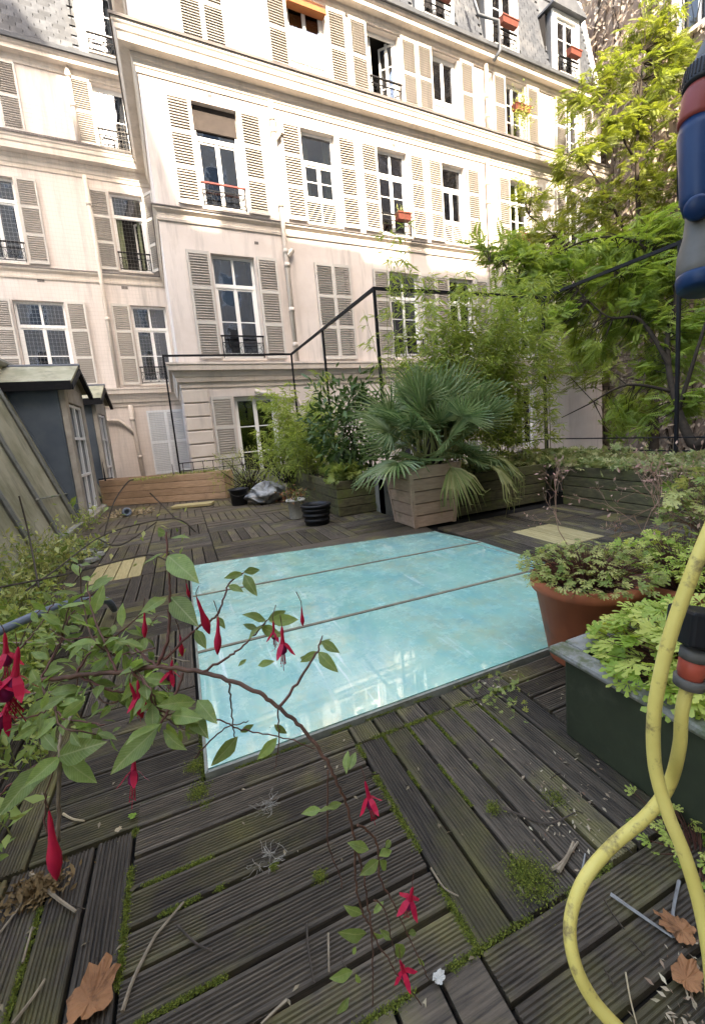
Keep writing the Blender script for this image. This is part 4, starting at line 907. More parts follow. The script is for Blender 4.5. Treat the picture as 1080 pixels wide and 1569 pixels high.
# ------------------------------------------------------------------ trees with feathery compound leaves
def tree(name, label, base, limbs, ells, nleaf, m, size, bark='bark', tpl=PIN, rr0=.09):
    base = np.array(base, float); root = empty(name, tuple(base), 0, label, 'tree'); lm = MB(); nodes = []
    for L__ in limbs:
        pts = [np.array(p, float)-base for p, _ in L__]; rs = [r for _, r in L__]
        # smooth
        sp = []; sr = []
        for i in range(len(pts)-1):
            p0 = pts[max(i-1, 0)]; p1 = pts[i]; p2 = pts[i+1]; p3 = pts[min(i+2, len(pts)-1)]
            for u in np.linspace(0, 1, 6, endpoint=False):
                sp.append(.5*((2*p1)+(-p0+p2)*u+(2*p0-5*p1+4*p2-p3)*u*u+(-p0+3*p1-3*p2+p3)*u**3)); sr.append(rs[i]+(rs[i+1]-rs[i])*u)
        sp.append(pts[-1]); sr.append(rs[-1]); lm.tube(sp, sr, 8, False); nodes += sp[2:]
    lm.build('trunk', M[bark], root, True)
    nodes = np.array(nodes); tw = MB(); pos, dr, tn = [], [], []
    tot = sum(e[1]**2 for e in ells)
    for (c, r) in ells:
        c = np.array(c)-base; k = max(3, int(nleaf*r*r/tot/9))
        for q in range(k):
            d = rng.normal(size=3); d /= np.linalg.norm(d); cl = c+d*r*(.25+.75*random.random())*np.array([1, 1, .85])
            j = np.argmin(((nodes-cl)**2).sum(1)+rng.random(len(nodes))*.15); a = nodes[j]
            mid = (a+cl)/2+rng.normal(size=3)*.12*np.linalg.norm(cl-a); mid[2] += .06
            tw.tube([a, mid, cl], [.011, .006, .0025], 3, False); t0 = random.random()
            for _ in range(9):
                u = random.uniform(.35, 1); p = mid+(cl-mid)*u+rng.normal(size=3)*.07; pos.append(p); o = (cl-a); o = o/(np.linalg.norm(o)+1e-6)+rng.normal(size=3)*.75; o[2] = o[2]*.5-.12; dr.append(o); tn.append(min(1, max(0, t0*.6+random.random()*.4)))
    tw.build('twigs', M['bark'], root)['kind'] = 'stuff'; n = len(pos)
    leaves('crown', tpl, pos, np.array(dr), rdir(n, 2.2), rng.uniform(*size, n), m, root, tint=tn, kind='stuff')
E_ = lambda px, py, d, r: (P(px, py, d), r*1.14)
b1 = P(1010, 780, 12.2)*1.0; b1[2] = -8.6
tree('courtyard_tree', 'tall sunlit tree with light yellow green foliage in front of the creeper wall', b1,
     [[(b1, .16), (P(1000, 640, 12), .13), (P(985, 420, 12.2), .09), (P(975, 250, 12.4), .05), (P(985, 80, 12.8), .02)], [(P(985, 420, 12.2), .05), (P(930, 300, 12), .03), (P(880, 230, 12), .012)], [(P(985, 430, 12.2), .05), (P(1040, 300, 12.4), .03), (P(1060, 180, 12.4), .012)], [(P(990, 460, 12), .05), (P(900, 400, 11.5), .03), (P(810, 330, 11.5), .012)], [(P(975, 250, 12.4), .04), (P(930, 170, 12.2), .02), (P(905, 130, 12.2), .01)]],
     [E_(1000, 40, 13, .9), E_(1040, 100, 12.5, .8), E_(940, 110, 12.5, .75), E_(990, 170, 12.5, .9), E_(885, 165, 12.2, .55), E_(930, 210, 12.2, .8), E_(1000, 290, 12.4, 1.0), E_(870, 250, 12, .6), E_(900, 320, 12, .8), E_(815, 300, 11.6, .5), E_(960, 370, 12, 1.0), E_(840, 370, 11.6, .7), E_(1050, 230, 12.5, .8), E_(1040, 380, 12, .9), E_(920, 440, 12, .9), E_(1000, 470, 12, .9), E_(560+250, 440, 11, .6), E_(960, 620, 12, .8), E_(880, 560, 11.5, .8)],
     5200, M['l_top'], (.22, .36))
Q = lambda x, y, d: P(x, y, d*1.13)
EQ = lambda px, py, d, r: (Q(px, py, d), r*1.25)
b2 = Q(1120, 800, 6.2); b2[2] = -8.6
tree('courtyard_tree', 'spreading dark limbed tree with feathery green leaves at the right of the terrace', b2,
     [[(b2, .15), (Q(1110, 740, 6.1), .12), (Q(1060, 680, 6.3), .085), (Q(1030, 600, 6.6), .05), (Q(1022, 520, 6.8), .045), (Q(1035, 450, 6.8), .035), (Q(1010, 400, 7), .028), (Q(960, 365, 7.1), .022), (Q(900, 368, 7.2), .016), (Q(830, 395, 7.3), .01), (Q(750, 400, 7.4), .006)],
      [(Q(1025, 560, 6.7), .045), (Q(980, 490, 6.9), .03), (Q(930, 485, 7.0), .018), (Q(880, 440, 7.1), .008)],
      [(Q(1030, 600, 6.6), .035), (Q(960, 590, 6.8), .02), (Q(900, 620, 7), .012), (Q(860, 640, 7), .006)],
      [(Q(1035, 640, 6.5), .04), (Q(1060, 560, 6.3), .03), (Q(1085, 480, 6.2), .02)],
      [(Q(1010, 400, 7), .02), (Q(950, 420, 7), .012), (Q(900, 460, 7), .006)]],
     [EQ(760, 375, 7.5, .35), EQ(800, 400, 7.4, .4), EQ(860, 410, 7.4, .55), EQ(930, 400, 7.3, .55), EQ(1000, 440, 7.1, .6), EQ(880, 470, 7.4, .5), EQ(960, 500, 7.3, .55), EQ(1060, 500, 6.8, .5), EQ(800, 450, 7.4, .4), EQ(1020, 560, 7, .45), EQ(1060, 400, 6.9, .5), EQ(900, 540, 7.4, .4), EQ(960, 640, 7.2, .4), EQ(1055, 620, 6.6, .35), EQ(840, 500, 7.2, .4), EQ(1040, 350, 7.2, .5), EQ(980, 380, 7.3, .5)],
     4200, M['l_tree'], (.18, .31), 'bark')

# ------------------------------------------------------------------ pots, bucket, bag and bits on the far deck
def pot(name, label, x, y, R, H, m, cat='plant pot', rb=.72, rim=.03, n=36, bands=0, z=ZD):
    o = empty(name, (x, y, z), 0, label, cat); mb = MB(); t = .014
    pr = [(0, .002), (R*rb, .0), (R*rb+.004, .01)]
    for i in range(bands):
        u = (i+1)/(bands+1); r = R*rb+(R*(1-rb))*u; pr += [(r-.0, H*u-.02), (r+.012, H*u-.014), (r+.012, H*u+.01), (r, H*u+.016)]
    pr += [(R*.985, H-rim-.005), (R+.016, H-rim), (R+.02, H-rim/2), (R+.012, H), (R-t, H), (R-t-.01, H-.05), (R*rb-.01, .05), (0, .05)]
    mb.lathe(pr, n); mb.build('vessel', M[m], o, True); return o
tp = pot('terracotta_pot', 'large terracotta pot full of leafy herbs beside the green planter box', 1.70, 1.47, .235, .41, 'terra', rim=.05)
s = MB(); s.lathe([(0, .36), (.12, .365), (.215, .355)], 24); s.build('soil', M['soil'], tp, True)
tp2 = pot('terracotta_pot', 'smaller terracotta pot behind the leafy green planter box', 2.12, 1.28, .2, .36, 'terra', rim=.04)
s = MB(); s.lathe([(0, .31), (.18, .30)], 24); s.build('soil', M['soil'], tp2, True)
bpq = pot('black_pot', 'black plastic pot half hidden behind the yellow hose', 2.35, .98, .2, .42, 'black')
bkt = pot('black_bucket', 'black plastic bucket with a wire handle at the end of the pine planter', .86, 8.2, .165, .30, 'black', 'bucket', .8, .02)
mb = MB(); mb.tube([(.17*cos(a), .10*sin(a)*-1-.05, .285-.11*sin(a)) for a in np.linspace(0, pi, 14)], .004, 4); mb.build('handle', M['greyp'], bkt)
p3 = pot('black_pot', 'wide ribbed black pot standing on the deck by the mossy planter', 1.52, 5.5, .185, .27, 'black', bands=3, rb=.82)
p4 = pot('patterned_pot', 'small speckled pot with a red flowering plant beside the ribbed black pot', 1.40, 6.1, .12, .28, 'root', rb=.8)
M['ln'] = M['root']
n = 160; leaves('foliage', KITE, rng.normal(size=(n, 3))*[.10, .10, .05]+[0, 0, .33], rdir(n, .4), rdir(n, 1), rng.uniform(.04, .08, n), leafm('reddish_leaf', (.30, .05, .05), (.18, .14, .05), (.12, .17, .05)), p4, kind='stuff')
mb = MB(); k = 22; prev = None
for i in range(13):
    z_ = .36*i/12; ring = []
    for j in range(k):
        a = 2*pi*j/k; r = (.26*sin(pi*min(1, (i+1.6)/13.5))**.6)*(1+.22*sin(3*a+i)+.16*sin(7*a-i*1.3)+.1*random.random()); ring.append((r*cos(a)*1.15, r*sin(a), z_+.05*sin(4*a)*(i > 2)))
    mb.v += ring
for i in range(12):
    for j in range(k): a = i*k+j; b_ = i*k+(j+1) % k; mb.f.append((a, b_, b_+k, a+k)); mb.m.append(0)
mb.f.append(tuple(12*k+j for j in range(k))); mb.m.append(0)
o = mb.build('plastic_bag', M['bag'], None, True, (1.32, 8.0, ZD)); tag(o, 'crumpled grey and white plastic bag lying beside the black bucket', 'bag')
mb = MB(); mb.box(-.36, .36, -.13, .13, 0, .05); o = bevel(mb.build('wooden_board', M['yplank'], None, False, (.08, 8.75, ZD+.012), (0, 0, -.30)), .006); tag(o, 'pale loose wooden board lying before the pine planter', 'board')
o = pot('tipped_cup', 'small pale cup tipped over on the far left deck', -1.05, 8.75, .06, .12, 'tube', 'cup'); o.rotation_euler = (1.4, 0, .5); o.location.z = ZD+.065
cover('leaf_pile', 'brown leaf litter and yellow leaves against the left end of the planter', -1.35, -.6, 8.6, 9.1, ZD, 260, KITE, M['palel'], (.04, .09), .08)
cover('leaf_pile', 'mossy stone rubble with leaves at the foot of the zinc roof', -1.5, -1.0, 5.4, 6.6, ZD, 420, KITE, M['l_herbd'], (.04, .10), .16)
mb = MB()
for i in range(26):
    x, y, s = random.uniform(-1.45, -1.0), random.uniform(5.3, 6.5), random.uniform(.03, .08)
    mb.lathe([(0, -s*.3), (s, 0), (s*.8, s*.6), (0, s*.8)], 6, (x, y, ZD+s*.2))
tag(mb.build('rubble', M['conc']), 'grey broken rubble at the foot of the zinc roof', 'rubble', kind='stuff')

# ------------------------------------------------------------------ green planter box with herbs (right foreground)
gb = empty('green_planter_box', (1.18, 1.12, ZD), 0, 'dark green rectangular planter box with weathered pale rim at the right', 'planter box')
mb = MB(); mb.box(0, .03, -1.7, 0, 0, .318); mb.box(.03, .57, -.03, 0, 0, .318); mb.box(.57, .6, -1.7, 0, 0, .318); mb.box(.03, .57, -1.7, -1.67, 0, .318); mb.box(.03, .57, -1.67, -.03, .0, .03); bevel(mb.build('box', M['gbox'], gb), .01, 2)
mb = MB(); z0, z1 = .320, .348; mb.box(-.035, .045, -1.74, .045, z0, z1); mb.box(.045, .555, -.045, .044, z0, z1); mb.box(.555, .645, -1.74, .045, z0, z1); bevel(mb.build('rim', M['rim'], gb), .012, 2)
mb = MB(); mb.box(.032, .568, -1.668, -.032, .2, .30); mb.build('soil', M['soil'], gb)
def herb_plant(name, label, c, R, n, H, m, size, parts=0, cat='plant', stemm='redst', tpl=HERB):
    root = empty(name, tuple(c), 0, label, cat); st = MB(); pos, dr = [], []
    for i in range(n):
        a = random.uniform(0, 2*pi); r = sqrt(random.random()); x, y = R[0]*r*cos(a), R[1]*r*sin(a); h = H*(1-.45*r*r)*random.uniform(.45, 1.1)
        b0 = np.array([x*.35, y*.35, 0]); e = np.array([x, y, h]); st.tube([b0, (b0+e)/2+[0, 0, h*.22], e], [.0022, .0018, .0012], 3, False)
        pos.append(e); a2 = a+random.gauss(0, .6); dr.append((cos(a2), sin(a2), random.gauss(-.05, .25)))
    st.build('stems', M[stemm], root)['kind'] = 'stuff'
    n1 = min(parts, n)
    if n1:
        mes = []
        for q in range(4):
            v = np.array(tpl[0]); v = v*[1, 1, 1]+rng.normal(size=v.shape)*.02; me = bpy.data.meshes.new('leaf'); me.from_pydata([tuple(x) for x in v], [], tpl[1]); me.materials.append(m)
            at = me.attributes.new('tint', 'FLOAT', 'POINT'); at.data.foreach_set('value', np.full(len(v), [.05, .35, .65, .95][q], dtype=np.float32)); mes.append(me)
        R3 = frames(np.array(dr[:n1]), rdir(n1, 2.5))
        for i in range(n1):
            e = Matrix([list(r_) for r_ in R3[i]]).to_euler(); s_ = random.uniform(*size); link('leaf', mes[i % 4], root, tuple(pos[i]), e, (s_, s_, s_))
    if n > n1: leaves('foliage', tpl, pos[n1:], np.array(dr[n1:]), rdir(n-n1, 2.5), rng.uniform(*size, n-n1), m, root, kind='stuff')
    return root
herb_plant('herb_plant', 'fresh light green divided leaves spilling over the rim of the green planter box', (1.52, .80, ZD+.28), (.36, .36), 420, .20, M['l_herb'], (.05, .085), 280)
herb_plant('herb_plant', 'pale green herb leaves at the near end of the green planter box', (1.45, .30, ZD+.30), (.3, .35), 160, .12, M['l_herb'], (.05, .08), 120)
herb_plant('herb_plant', 'mixed green and reddish herb bush growing in the large terracotta pot', (1.72, 1.47, ZD+.36), (.31, .31), 460, .19, M['l_herbd'], (.026, .044), 280)
herb_plant('herb_plant', 'pale herb plant in the smaller terracotta pot', (2.14, 1.3, ZD+.32), (.34, .34), 420, .24, M['l_herb'], (.03, .05), 150)
herb_plant('herb_plant', 'straggly pale leaves rising at the right edge behind the hose', (2.55, 1.2, ZD+.40), (.4, .4), 300, .50, M['l_herbd'], (.05, .08), 150)
herb_plant('herb_seedling', 'small pale seedlings growing between box and deck boards', (1.12, .62, ZD), (.11, .24), 60, .06, M['l_herb'], (.020, .034), 60)
# dry reddish seed stalks at the right
rs = empty('dry_seed_stalks', (2.7, 1.7, ZD+.3), 0, 'dry reddish branching seed stalks at the right edge before the dark planter', 'dry plant'); mb = MB(); pos = []
def branch(p, d, l, dep):
    q = p+d*l; mb.tube([p, (p+q)/2+rng.normal(size=3)*l*.06, q], [.0035*.7**(4-dep), .003*.7**(4-dep), .0022*.7**(4-dep)], 3, False)
    if dep == 0: pos.append(q); return
    for _ in range(random.choice((2, 3))):
        e = d+rng.normal(size=3)*.55; e /= np.linalg.norm(e); branch(p+d*l*random.uniform(.5, 1), e, l*random.uniform(.55, .8), dep-1)
for i in range(9): branch(np.array([random.uniform(-.5, .5), random.uniform(-.3, .35), .0]), np.array([random.uniform(-.6, .3), random.uniform(-.3, .3), 1.]), random.uniform(.22, .34), 4)
mb.build('stalks', mat('dry_pink_stalk', (.26, .13, .10), (.33, .22, .14), 20, .8), rs)['kind'] = 'stuff'; n = len(pos); leaves('seeds', KITE, pos, rdir(n), rdir(n), rng.uniform(.012, .035, n), mat('dry_pink_seed', (.35, .16, .14), (.4, .3, .2), 20, .8), rs, kind='stuff')

# ------------------------------------------------------------------ garden hose, connector, spray gun (close on the right)
def smooth(pts, n=8):
    out = []; P3 = [np.array(p, float) for p in pts]
    for i in range(len(P3)-1):
        p0 = P3[max(i-1, 0)]; p1 = P3[i]; p2 = P3[i+1]; p3 = P3[min(i+2, len(P3)-1)]
        for u in np.linspace(0, 1, n, endpoint=False): out.append(.5*((2*p1)+(-p0+p2)*u+(2*p0-5*p1+4*p2-p3)*u*u+(-p0+3*p1-3*p2+p3)*u**3))
    return out+[P3[-1]]
hd = .62
hs = empty('garden_hose', tuple(P(1000, 1200, hd)), 0, 'yellow garden hose hanging in a crossing loop at the right foreground', 'hose'); hb = np.array(hs.location)
mb = MB(); A = [(1130, 700, .60), (1096, 790, .60), (1066, 862, .60), (1032, 955, .61), (1012, 1030, .62), (1001, 1100, .63), (1003, 1175, .64), (1022, 1245, .63), (1048, 1310, .62), (1072, 1390, .61), (1088, 1480, .6), (1096, 1600, .6)]
mb.tube([p-hb for p in smooth([P(*q) for q in A])], .0092, 16); mb.build('hose_length', M['hose'], hs, True)
mb = MB(); A = [(1056, 1040, .66), (1044, 1090, .66), (1040, 1145, .67), (1024, 1203, .69), (990, 1250, .69), (935, 1298, .69), (893, 1350, .67), (873, 1412, .65), (880, 1475, .63), (908, 1532, .62), (950, 1580, .61), (1010, 1640, .6)]
mb.tube([p-hb for p in smooth([P(*q) for q in A])], [.0092]*(8*11)+[.0092], 16); mb.build('hose_length', M['hose'], hs, True)
def axisM(a, b_):
    z = np.array(b_)-np.array(a); l = np.linalg.norm(z); z = z/l; x = np.cross(z, CF); x /= np.linalg.norm(x); y = np.cross(z, x); return np.stack([x, y, z], 1), l
cn = empty('hose_connector', tuple(P(1058, 1030, .655)), 0, 'black tap timer block with an orange and grey hose connector under it', 'hose connector'); cb = np.array(cn.location)
a, b_ = P(1054, 1052, .66), P(1066, 990, .65); M3, l = axisM(a, b_)
def ring(o, m, prof, base): mb = MB(); mb.lathe([(r, z*l) for r, z in prof], 24, tuple(np.array(a)-base), M3); mb.build(o[0], M[m], o[1], True)
ring(('grey_collar', cn), 'greyp', [(.014, 0), (.0205, .02), (.0215, .22), (.019, .24), (.0, .25)], cb)
ring(('orange_ring', cn), 'orangep', [(.0, .20), (.0165, .22), (.0165, .30), (.0185, .34), (.0185, .66), (.0165, .70), (0, .71)], cb)
ring(('grey_collar', cn), 'greyp', [(0, .68), (.0195, .70), (.0195, .90), (.014, .95), (0, .96)], cb)
c0 = P(1082, 962, .655); mb = MB(); hx, hy = .043, .024
ax = CR*.99+CU*-.12; ax /= np.linalg.norm(ax); ay = np.cross(CF, ax)*-1
pts = []
for zz in (-.03, .03):
    for sx, sy in ((-1, -1), (1, -1), (1, 1), (-1, 1)): pts.append(c0+ax*sx*hx+ay*sy*hy*(1.1)+CF*zz-cb)
mb.hexa(pts); bevel(mb.build('tap_block', M['black'], cn), .005, 2)
# spray gun hanging upside down
sg = empty('spray_gun', tuple(P(1062, 260, .6)), 0, 'worn grey and blue hose spray gun with red collar hanging at the right edge', 'spray gun'); gbp = np.array(sg.location)
def seg(name, p, q, prof, m, k=28):
    M3, l = axisM(p, q); mb = MB(); mb.lathe([(r, z*l) for r, z in prof], k, tuple(np.array(p)-gbp), M3); return mb.build(name, M[m], sg, True)
d_ = .6
seg('nozzle_tip', P(1066, 108, d_), P(1094, 10, d_), [(.0195, 0), (.017, .25), (.013, .5), (.010, 1), (0, 1)], 'greyp')
o = seg('ribbed_ring', P(1062, 138, d_), P(1068, 102, d_), [(.0, 0), (.0245, 0), (.026, .2), (.026, .8), (.0225, 1), (0, 1)], 'black')
rb = MB(); M3, l = axisM(P(1062, 138, d_), P(1068, 102, d_))
for i in range(36):
    a_ = 2*pi*i/36; q = np.array([.0262*cos(a_), .0262*sin(a_), 0]); p0 = P(1062, 138, d_)-gbp
    rb.tube([p0+M3@(q+[0, 0, l*.2]), p0+M3@(q+[0, 0, l*.82])], .0011, 4)
rb.build('ribs', M['black'], o)
seg('red_collar', P(1054, 192, d_), P(1062, 138, d_), [(0, 0), (.0235, 0), (.0255, .12), (.024, .5), (.0245, .85), (.022, 1), (0, 1)], 'redp')
o = seg('grip', P(1056, 325, d_), P(1056, 186, d_), [(0, 0), (.019, 0), (.0235, .15), (.025, .5), (.0262, .85), (.0225, 1), (0, 1)], 'bluep')
rb = MB(); M3, l = axisM(P(1056, 325, d_), P(1056, 186, d_)); p0 = P(1056, 325, d_)-gbp
for i in range(26):
    z_ = l*(.22+.56*i/26); r = .0247+.0012*(i/26); rb.tube([p0+M3@np.array([r*cos(t_), r*sin(t_), z_]) for t_ in np.linspace(-2.6, -.5, 9)], .0007, 4, False)
rb.build('grip_ridges', M['bluep'], o)
seg('body', P(1060, 428, d_), P(1060, 296, d_), [(0, -.02), (.0285, 0), (.0305, .12), (.029, .3), (.0225, .5), (.0195, .72), (.021, 1), (0, 1)], 'greyp')
seg('spray_head', P(1058, 446, d_), P(1060, 424, d_), [(0, .05), (.025, .0), (.0285, .15), (.031, .8), (.030, 1), (0, 1)], 'bluep')
q0 = P(1052, 318, d_-.028); q1 = P(1052, 318, d_); seg('pivot_disc', q1, q0, [(.0155, 0), (.0155, .9), (.012, 1), (0, 1)], 'bluep')
mb = MB(); mb.tube([p-gbp for p in smooth([P(1074, 300, .6), P(1080, 350, .6), P(1083, 400, .6)])], .006, 8); mb.build('trigger', M['black'], sg, True); sg.location = tuple(gbp+CR*.0135)

# ------------------------------------------------------------------ fuchsia reaching over the foreground
fu = empty('fuchsia', tuple(on_z(-60, 1250, -.95)), 0, 'fuchsia bush with red hanging flowers and a long arching branch over the deck', 'shrub'); fb = np.array(fu.location)
def fleaf(seed):
    r = random.Random(seed); v = []; f = []; n = 7
    ws = [0, .12, .195, .21, .165, .09, 0]
    for i in range(n):
        x = i/(n-1); z = -.16*x*x+.02*sin(x*9+seed); w_ = ws[i]*(1+r.uniform(-.06, .06)); lift = .30*w_
        v += [(x, w_, z+lift+r.uniform(-.008, .008)), (x, w_*.5, z+lift*.62), (x, 0, z), (x, -w_*.5, z+lift*.62), (x, -w_, z+lift+r.uniform(-.008, .008))]
    for i in range(n-1):
        for j in range(4): a = i*5+j; f.append((a, a+1, a+6, a+5))
    me = bpy.data.meshes.new('leaf'); me.from_pydata(v, [], f); me.materials.append(M['l_fuch']); me.polygons.foreach_set('use_smooth', [True]*len(f)); return me
fl = [fleaf(i) for i in range(5)]
nleafp = 0
def put_leaf(p, d, s, up=None):
    global nleafp
    nleafp += 1
    u = rng.normal(size=3)*.45+np.array([0, -.15, 1.]) if up is None else up
    R3 = frames(np.array([d]), np.array([u]))[0]; link('leaf', fl[nleafp % 5], fu, tuple(p-fb), Matrix([list(r_) for r_ in R3]).to_euler(), (s, s, s))
def stem(pxs, r0, r1, m='fstem', lv=0, sz=(.03, .055), skip=0, n=8):
    pts = smooth([P(*q) for q in pxs], n); k = len(pts); mb = MB(); jit = [rng.normal(size=3)*.0008 for _ in pts]
    mb.tube([p+j-fb for p, j in zip(pts, jit)], [r0+(r1-r0)*i/(k-1) for i in range(k)], 7); mb.build('stem', M[m], fu, True)
    if lv:
        for i in range(skip, k, lv):
            t_ = pts[min(i+1, k-1)]-pts[max(i-1, 0)]; t_ /= np.linalg.norm(t_); a = random.uniform(0, 2*pi)
            s1 = np.cross(t_, CF); s1 /= np.linalg.norm(s1); s2 = np.cross(t_, s1); sd = s1*cos(a)+s2*sin(a)
            for sg_ in (1, -1):
                d = sd*sg_*.8+t_*.5+np.array([0, 0, -.25])+rng.normal(size=3)*.15; put_leaf(pts[i]+sd*sg_*.004, d, random.uniform(*sz)*(.55 if i > k-4 else 1))
    return pts
main = stem([(-120, 1180, .75), (-20, 1085, .72), (60, 1045, .68), (115, 1036, .66), (180, 1030, .64), (240, 1022, .62), (320, 1032, .61), (390, 1058, .60), (430, 1085, .6), (470, 1125, .6), (500, 1165, .6), (514, 1195, .6), (530, 1232, .61), (543, 1285, .62), (553, 1325, .63), (560, 1360, .63), (569, 1433, .65), (572, 1540, .67)], .0042, .0010)
stem([(240, 1022, .62), (257, 980, .62), (260, 930, .63), (260, 885, .64), (255, 815, .66)], .0028, .0015, 'redst')
stem([(250, 1012, .62), (300, 965, .64), (332, 943, .65), (350, 897, .67), (374, 877, .68)], .0022, .0010, 'redst')
stem([(310, 1030, .61), (350, 1007, .62), (378, 985, .63), (410, 950, .65)], .0020, .0010, 'redst')
stem([(430, 1084, .6), (470, 1025, .62), (487, 995, .63), (494, 975, .64)], .0022, .0009, 'redst', 0)
stem([(543, 1290, .62), (545, 1347, .63), (553, 1390, .64), (573, 1433, .65), (607, 1490, .66), (645, 1540, .68)], .0018, .0009)
stem([(548, 1262, .61), (577, 1290, .63), (582, 1345, .64), (603, 1383, .65), (623, 1430, .66), (657, 1500, .68)], .0018, .0008)
stem([(503, 1180, .6), (502, 1283, .62), (508, 1310, .63), (522, 1345, .64), (524, 1362, .64)], .0013, .0007, 'fstem')
stem([(573, 1380, .64), (590, 1395, .65), (600, 1440, .66), (608, 1475, .67)], .0012, .0007)
stem([(352, 1045, .6), (355, 1090, .62), (360, 1135, .63)], .0014, .0007, 'fstem'); stem([(425, 1085, .6), (428, 1130, .61), (420, 1180, .62)], .0012, .0006, 'fstem')
stem([(280, 1030, .6), (260, 1085, .58), (235, 1120, .57), (180, 1160, .56)], .0022, .0012, 'redst'); stem([(90, 1290, .55), (92, 1160, .55), (97, 1120, .56), (120, 1080, .6)], .0025, .002, 'twig')
stem([(92, 1160, .55), (70, 1165, .55), (30, 1190, .54), (-10, 1230, .54)], .002, .001, 'redst'); stem([(92, 1160, .55), (72, 1215, .54), (70, 1262, .54), (76, 1285, .54)], .0009, .0007, 'redst')
stem([(330, 1100, .62), (370, 1118, .63), (425, 1128, .64), (490, 1150, .66)], .0012, .0007, 'redst'); stem([(300, 1160, .62), (340, 1120, .62), (380, 1105, .63)], .0012, .0007)
for q in [[(115, 1036, .66), (140, 1000, .68), (185, 968, .70), (225, 935, .72)], [(60, 1045, .68), (90, 990, .72), (110, 940, .75), (150, 905, .78)], [(180, 1030, .64), (160, 985, .66), (140, 930, .70), (135, 890, .74)], [(-20, 1085, .72), (20, 1010, .74), (60, 960, .78), (85, 920, .8)], [(200, 1028, .63), (225, 1050, .6), (240, 1085, .59), (290, 1100, .6)], [(60, 1045, .68), (80, 1080, .62), (100, 1100, .58), (160, 1110, .57)], [(-20, 1085, .7), (30, 1100, .6), (70, 1090, .56)], [(120, 1036, .66), (180, 1060, .64), (215, 1060, .62), (270, 1075, .62)], [(240, 1022, .62), (200, 990, .66), (150, 975, .7), (70, 985, .74)]]:
    stem(q, .0020, .0009, 'redst', 3, (.024, .046), 2)
    stem([(a+random.uniform(-22, 22), b_+random.uniform(-30, 30), c+random.uniform(-.04, .06)) for a, b_, c in q], .0014, .0008, 'fstem', 3, (.020, .038), 3)
for q in [[(0, 985, .9), (60, 985, .88), (130, 990, .86), (200, 1000, .8), (290, 1012, .7)], [(0, 1075, .8), (60, 1062, .75), (130, 1060, .7), (210, 1045, .66)]]: stem(q, .0018, .001, 'twig', 7, (.03, .045), 2)
# leaves read one by one from the picture: base px, tip px, depth at each end
for (x0, y0, x1, y1, d0, d1) in [(252, 848, 216, 862, .65, .64), (258, 852, 298, 885, .65, .6), (262, 825, 290, 820, .65, .65), (255, 818, 236, 812, .66, .68), (256, 915, 216, 935, .64, .6), (262, 915, 300, 955, .64, .60), (300, 965, 315, 992, .64, .62),
  (332, 945, 345, 962, .65, .64), (372, 878, 345, 885, .68, .66), (374, 880, 392, 912, .68, .66), (373, 877, 400, 872, .68, .7), (350, 897, 372, 905, .67, .66), (408, 952, 375, 938, .65, .63), (408, 955, 378, 975, .65, .62), (410, 950, 440, 935, .65, .67), (395, 965, 372, 955, .64, .64), (412, 952, 458, 948, .65, .66), (400, 960, 430, 975, .65, .63),
  (487, 998, 460, 1015, .63, .62), (487, 998, 516, 1030, .63, .61), (492, 982, 520, 1000, .64, .63), (490, 990, 508, 975, .64, .66), (478, 1012, 458, 1006, .63, .64),
  (300, 1075, 245, 1078, .6, .56), (302, 1072, 330, 1105, .6, .57), (290, 1090, 318, 1128, .6, .57), (248, 1110, 195, 1128, .57, .52), (245, 1112, 165, 1185, .57, .53), (250, 1118, 280, 1152, .57, .55), (262, 1095, 305, 1100, .58, .56),
  (92, 1160, 40, 1200, .55, .50), (92, 1158, 30, 1215, .55, .52), (88, 1160, 150, 1140, .55, .53), (95, 1160, 145, 1200, .55, .54), (70, 1168, -5, 1250, .55, .50), (88, 1152, 62, 1120, .55, .56), (60, 1110, 20, 1135, .57, .55),
  (535, 1180, 545, 1150, .6, .62), (533, 1150, 528, 1185, .6, .58), (512, 1238, 488, 1240, .61, .60), (492, 1240, 462, 1246, .61, .6), (500, 1238, 525, 1230, .61, .62), (565, 1302, 535, 1292, .62, .61), (580, 1318, 555, 1340, .63, .6), (582, 1318, 595, 1335, .63, .64), (580, 1312, 602, 1300, .63, .65), (590, 1300, 600, 1285, .64, .66),
  (555, 1400, 528, 1392, .64, .63), (572, 1400, 588, 1380, .65, .66), (562, 1430, 520, 1435, .65, .63), (572, 1428, 588, 1442, .65, .66), (545, 1450, 540, 1465, .65, .65), (540, 1488, 508, 1502, .66, .64), (545, 1492, 552, 1510, .66, .66), (535, 1528, 516, 1558, .66, .65), (600, 1440, 582, 1425, .66, .66), (605, 1445, 622, 1470, .66, .67), (625, 1430, 640, 1428, .67, .68), (650, 1480, 640, 1468, .68, .68),
  (365, 1128, 325, 1175, .63, .60), (368, 1122, 390, 1110, .63, .64), (420, 1110, 440, 1125, .62, .62), (425, 1130, 395, 1165, .62, .6), (378, 1010, 365, 1020, .63, .62), (395, 1020, 420, 1012, .63, .63), (10, 1000, -10, 1040, .66, .62), (50, 1025, 60, 1065, .62, .6), (40, 1060, 60, 1040, .6, .6)]:
    a, b_ = P(x0, y0, d0), P(x1, y1, d1); d = b_-a; s_ = np.linalg.norm(d); u = -CF*.8+CU*.5+rng.normal(size=3)*.3; put_leaf(a, d, s_, u)
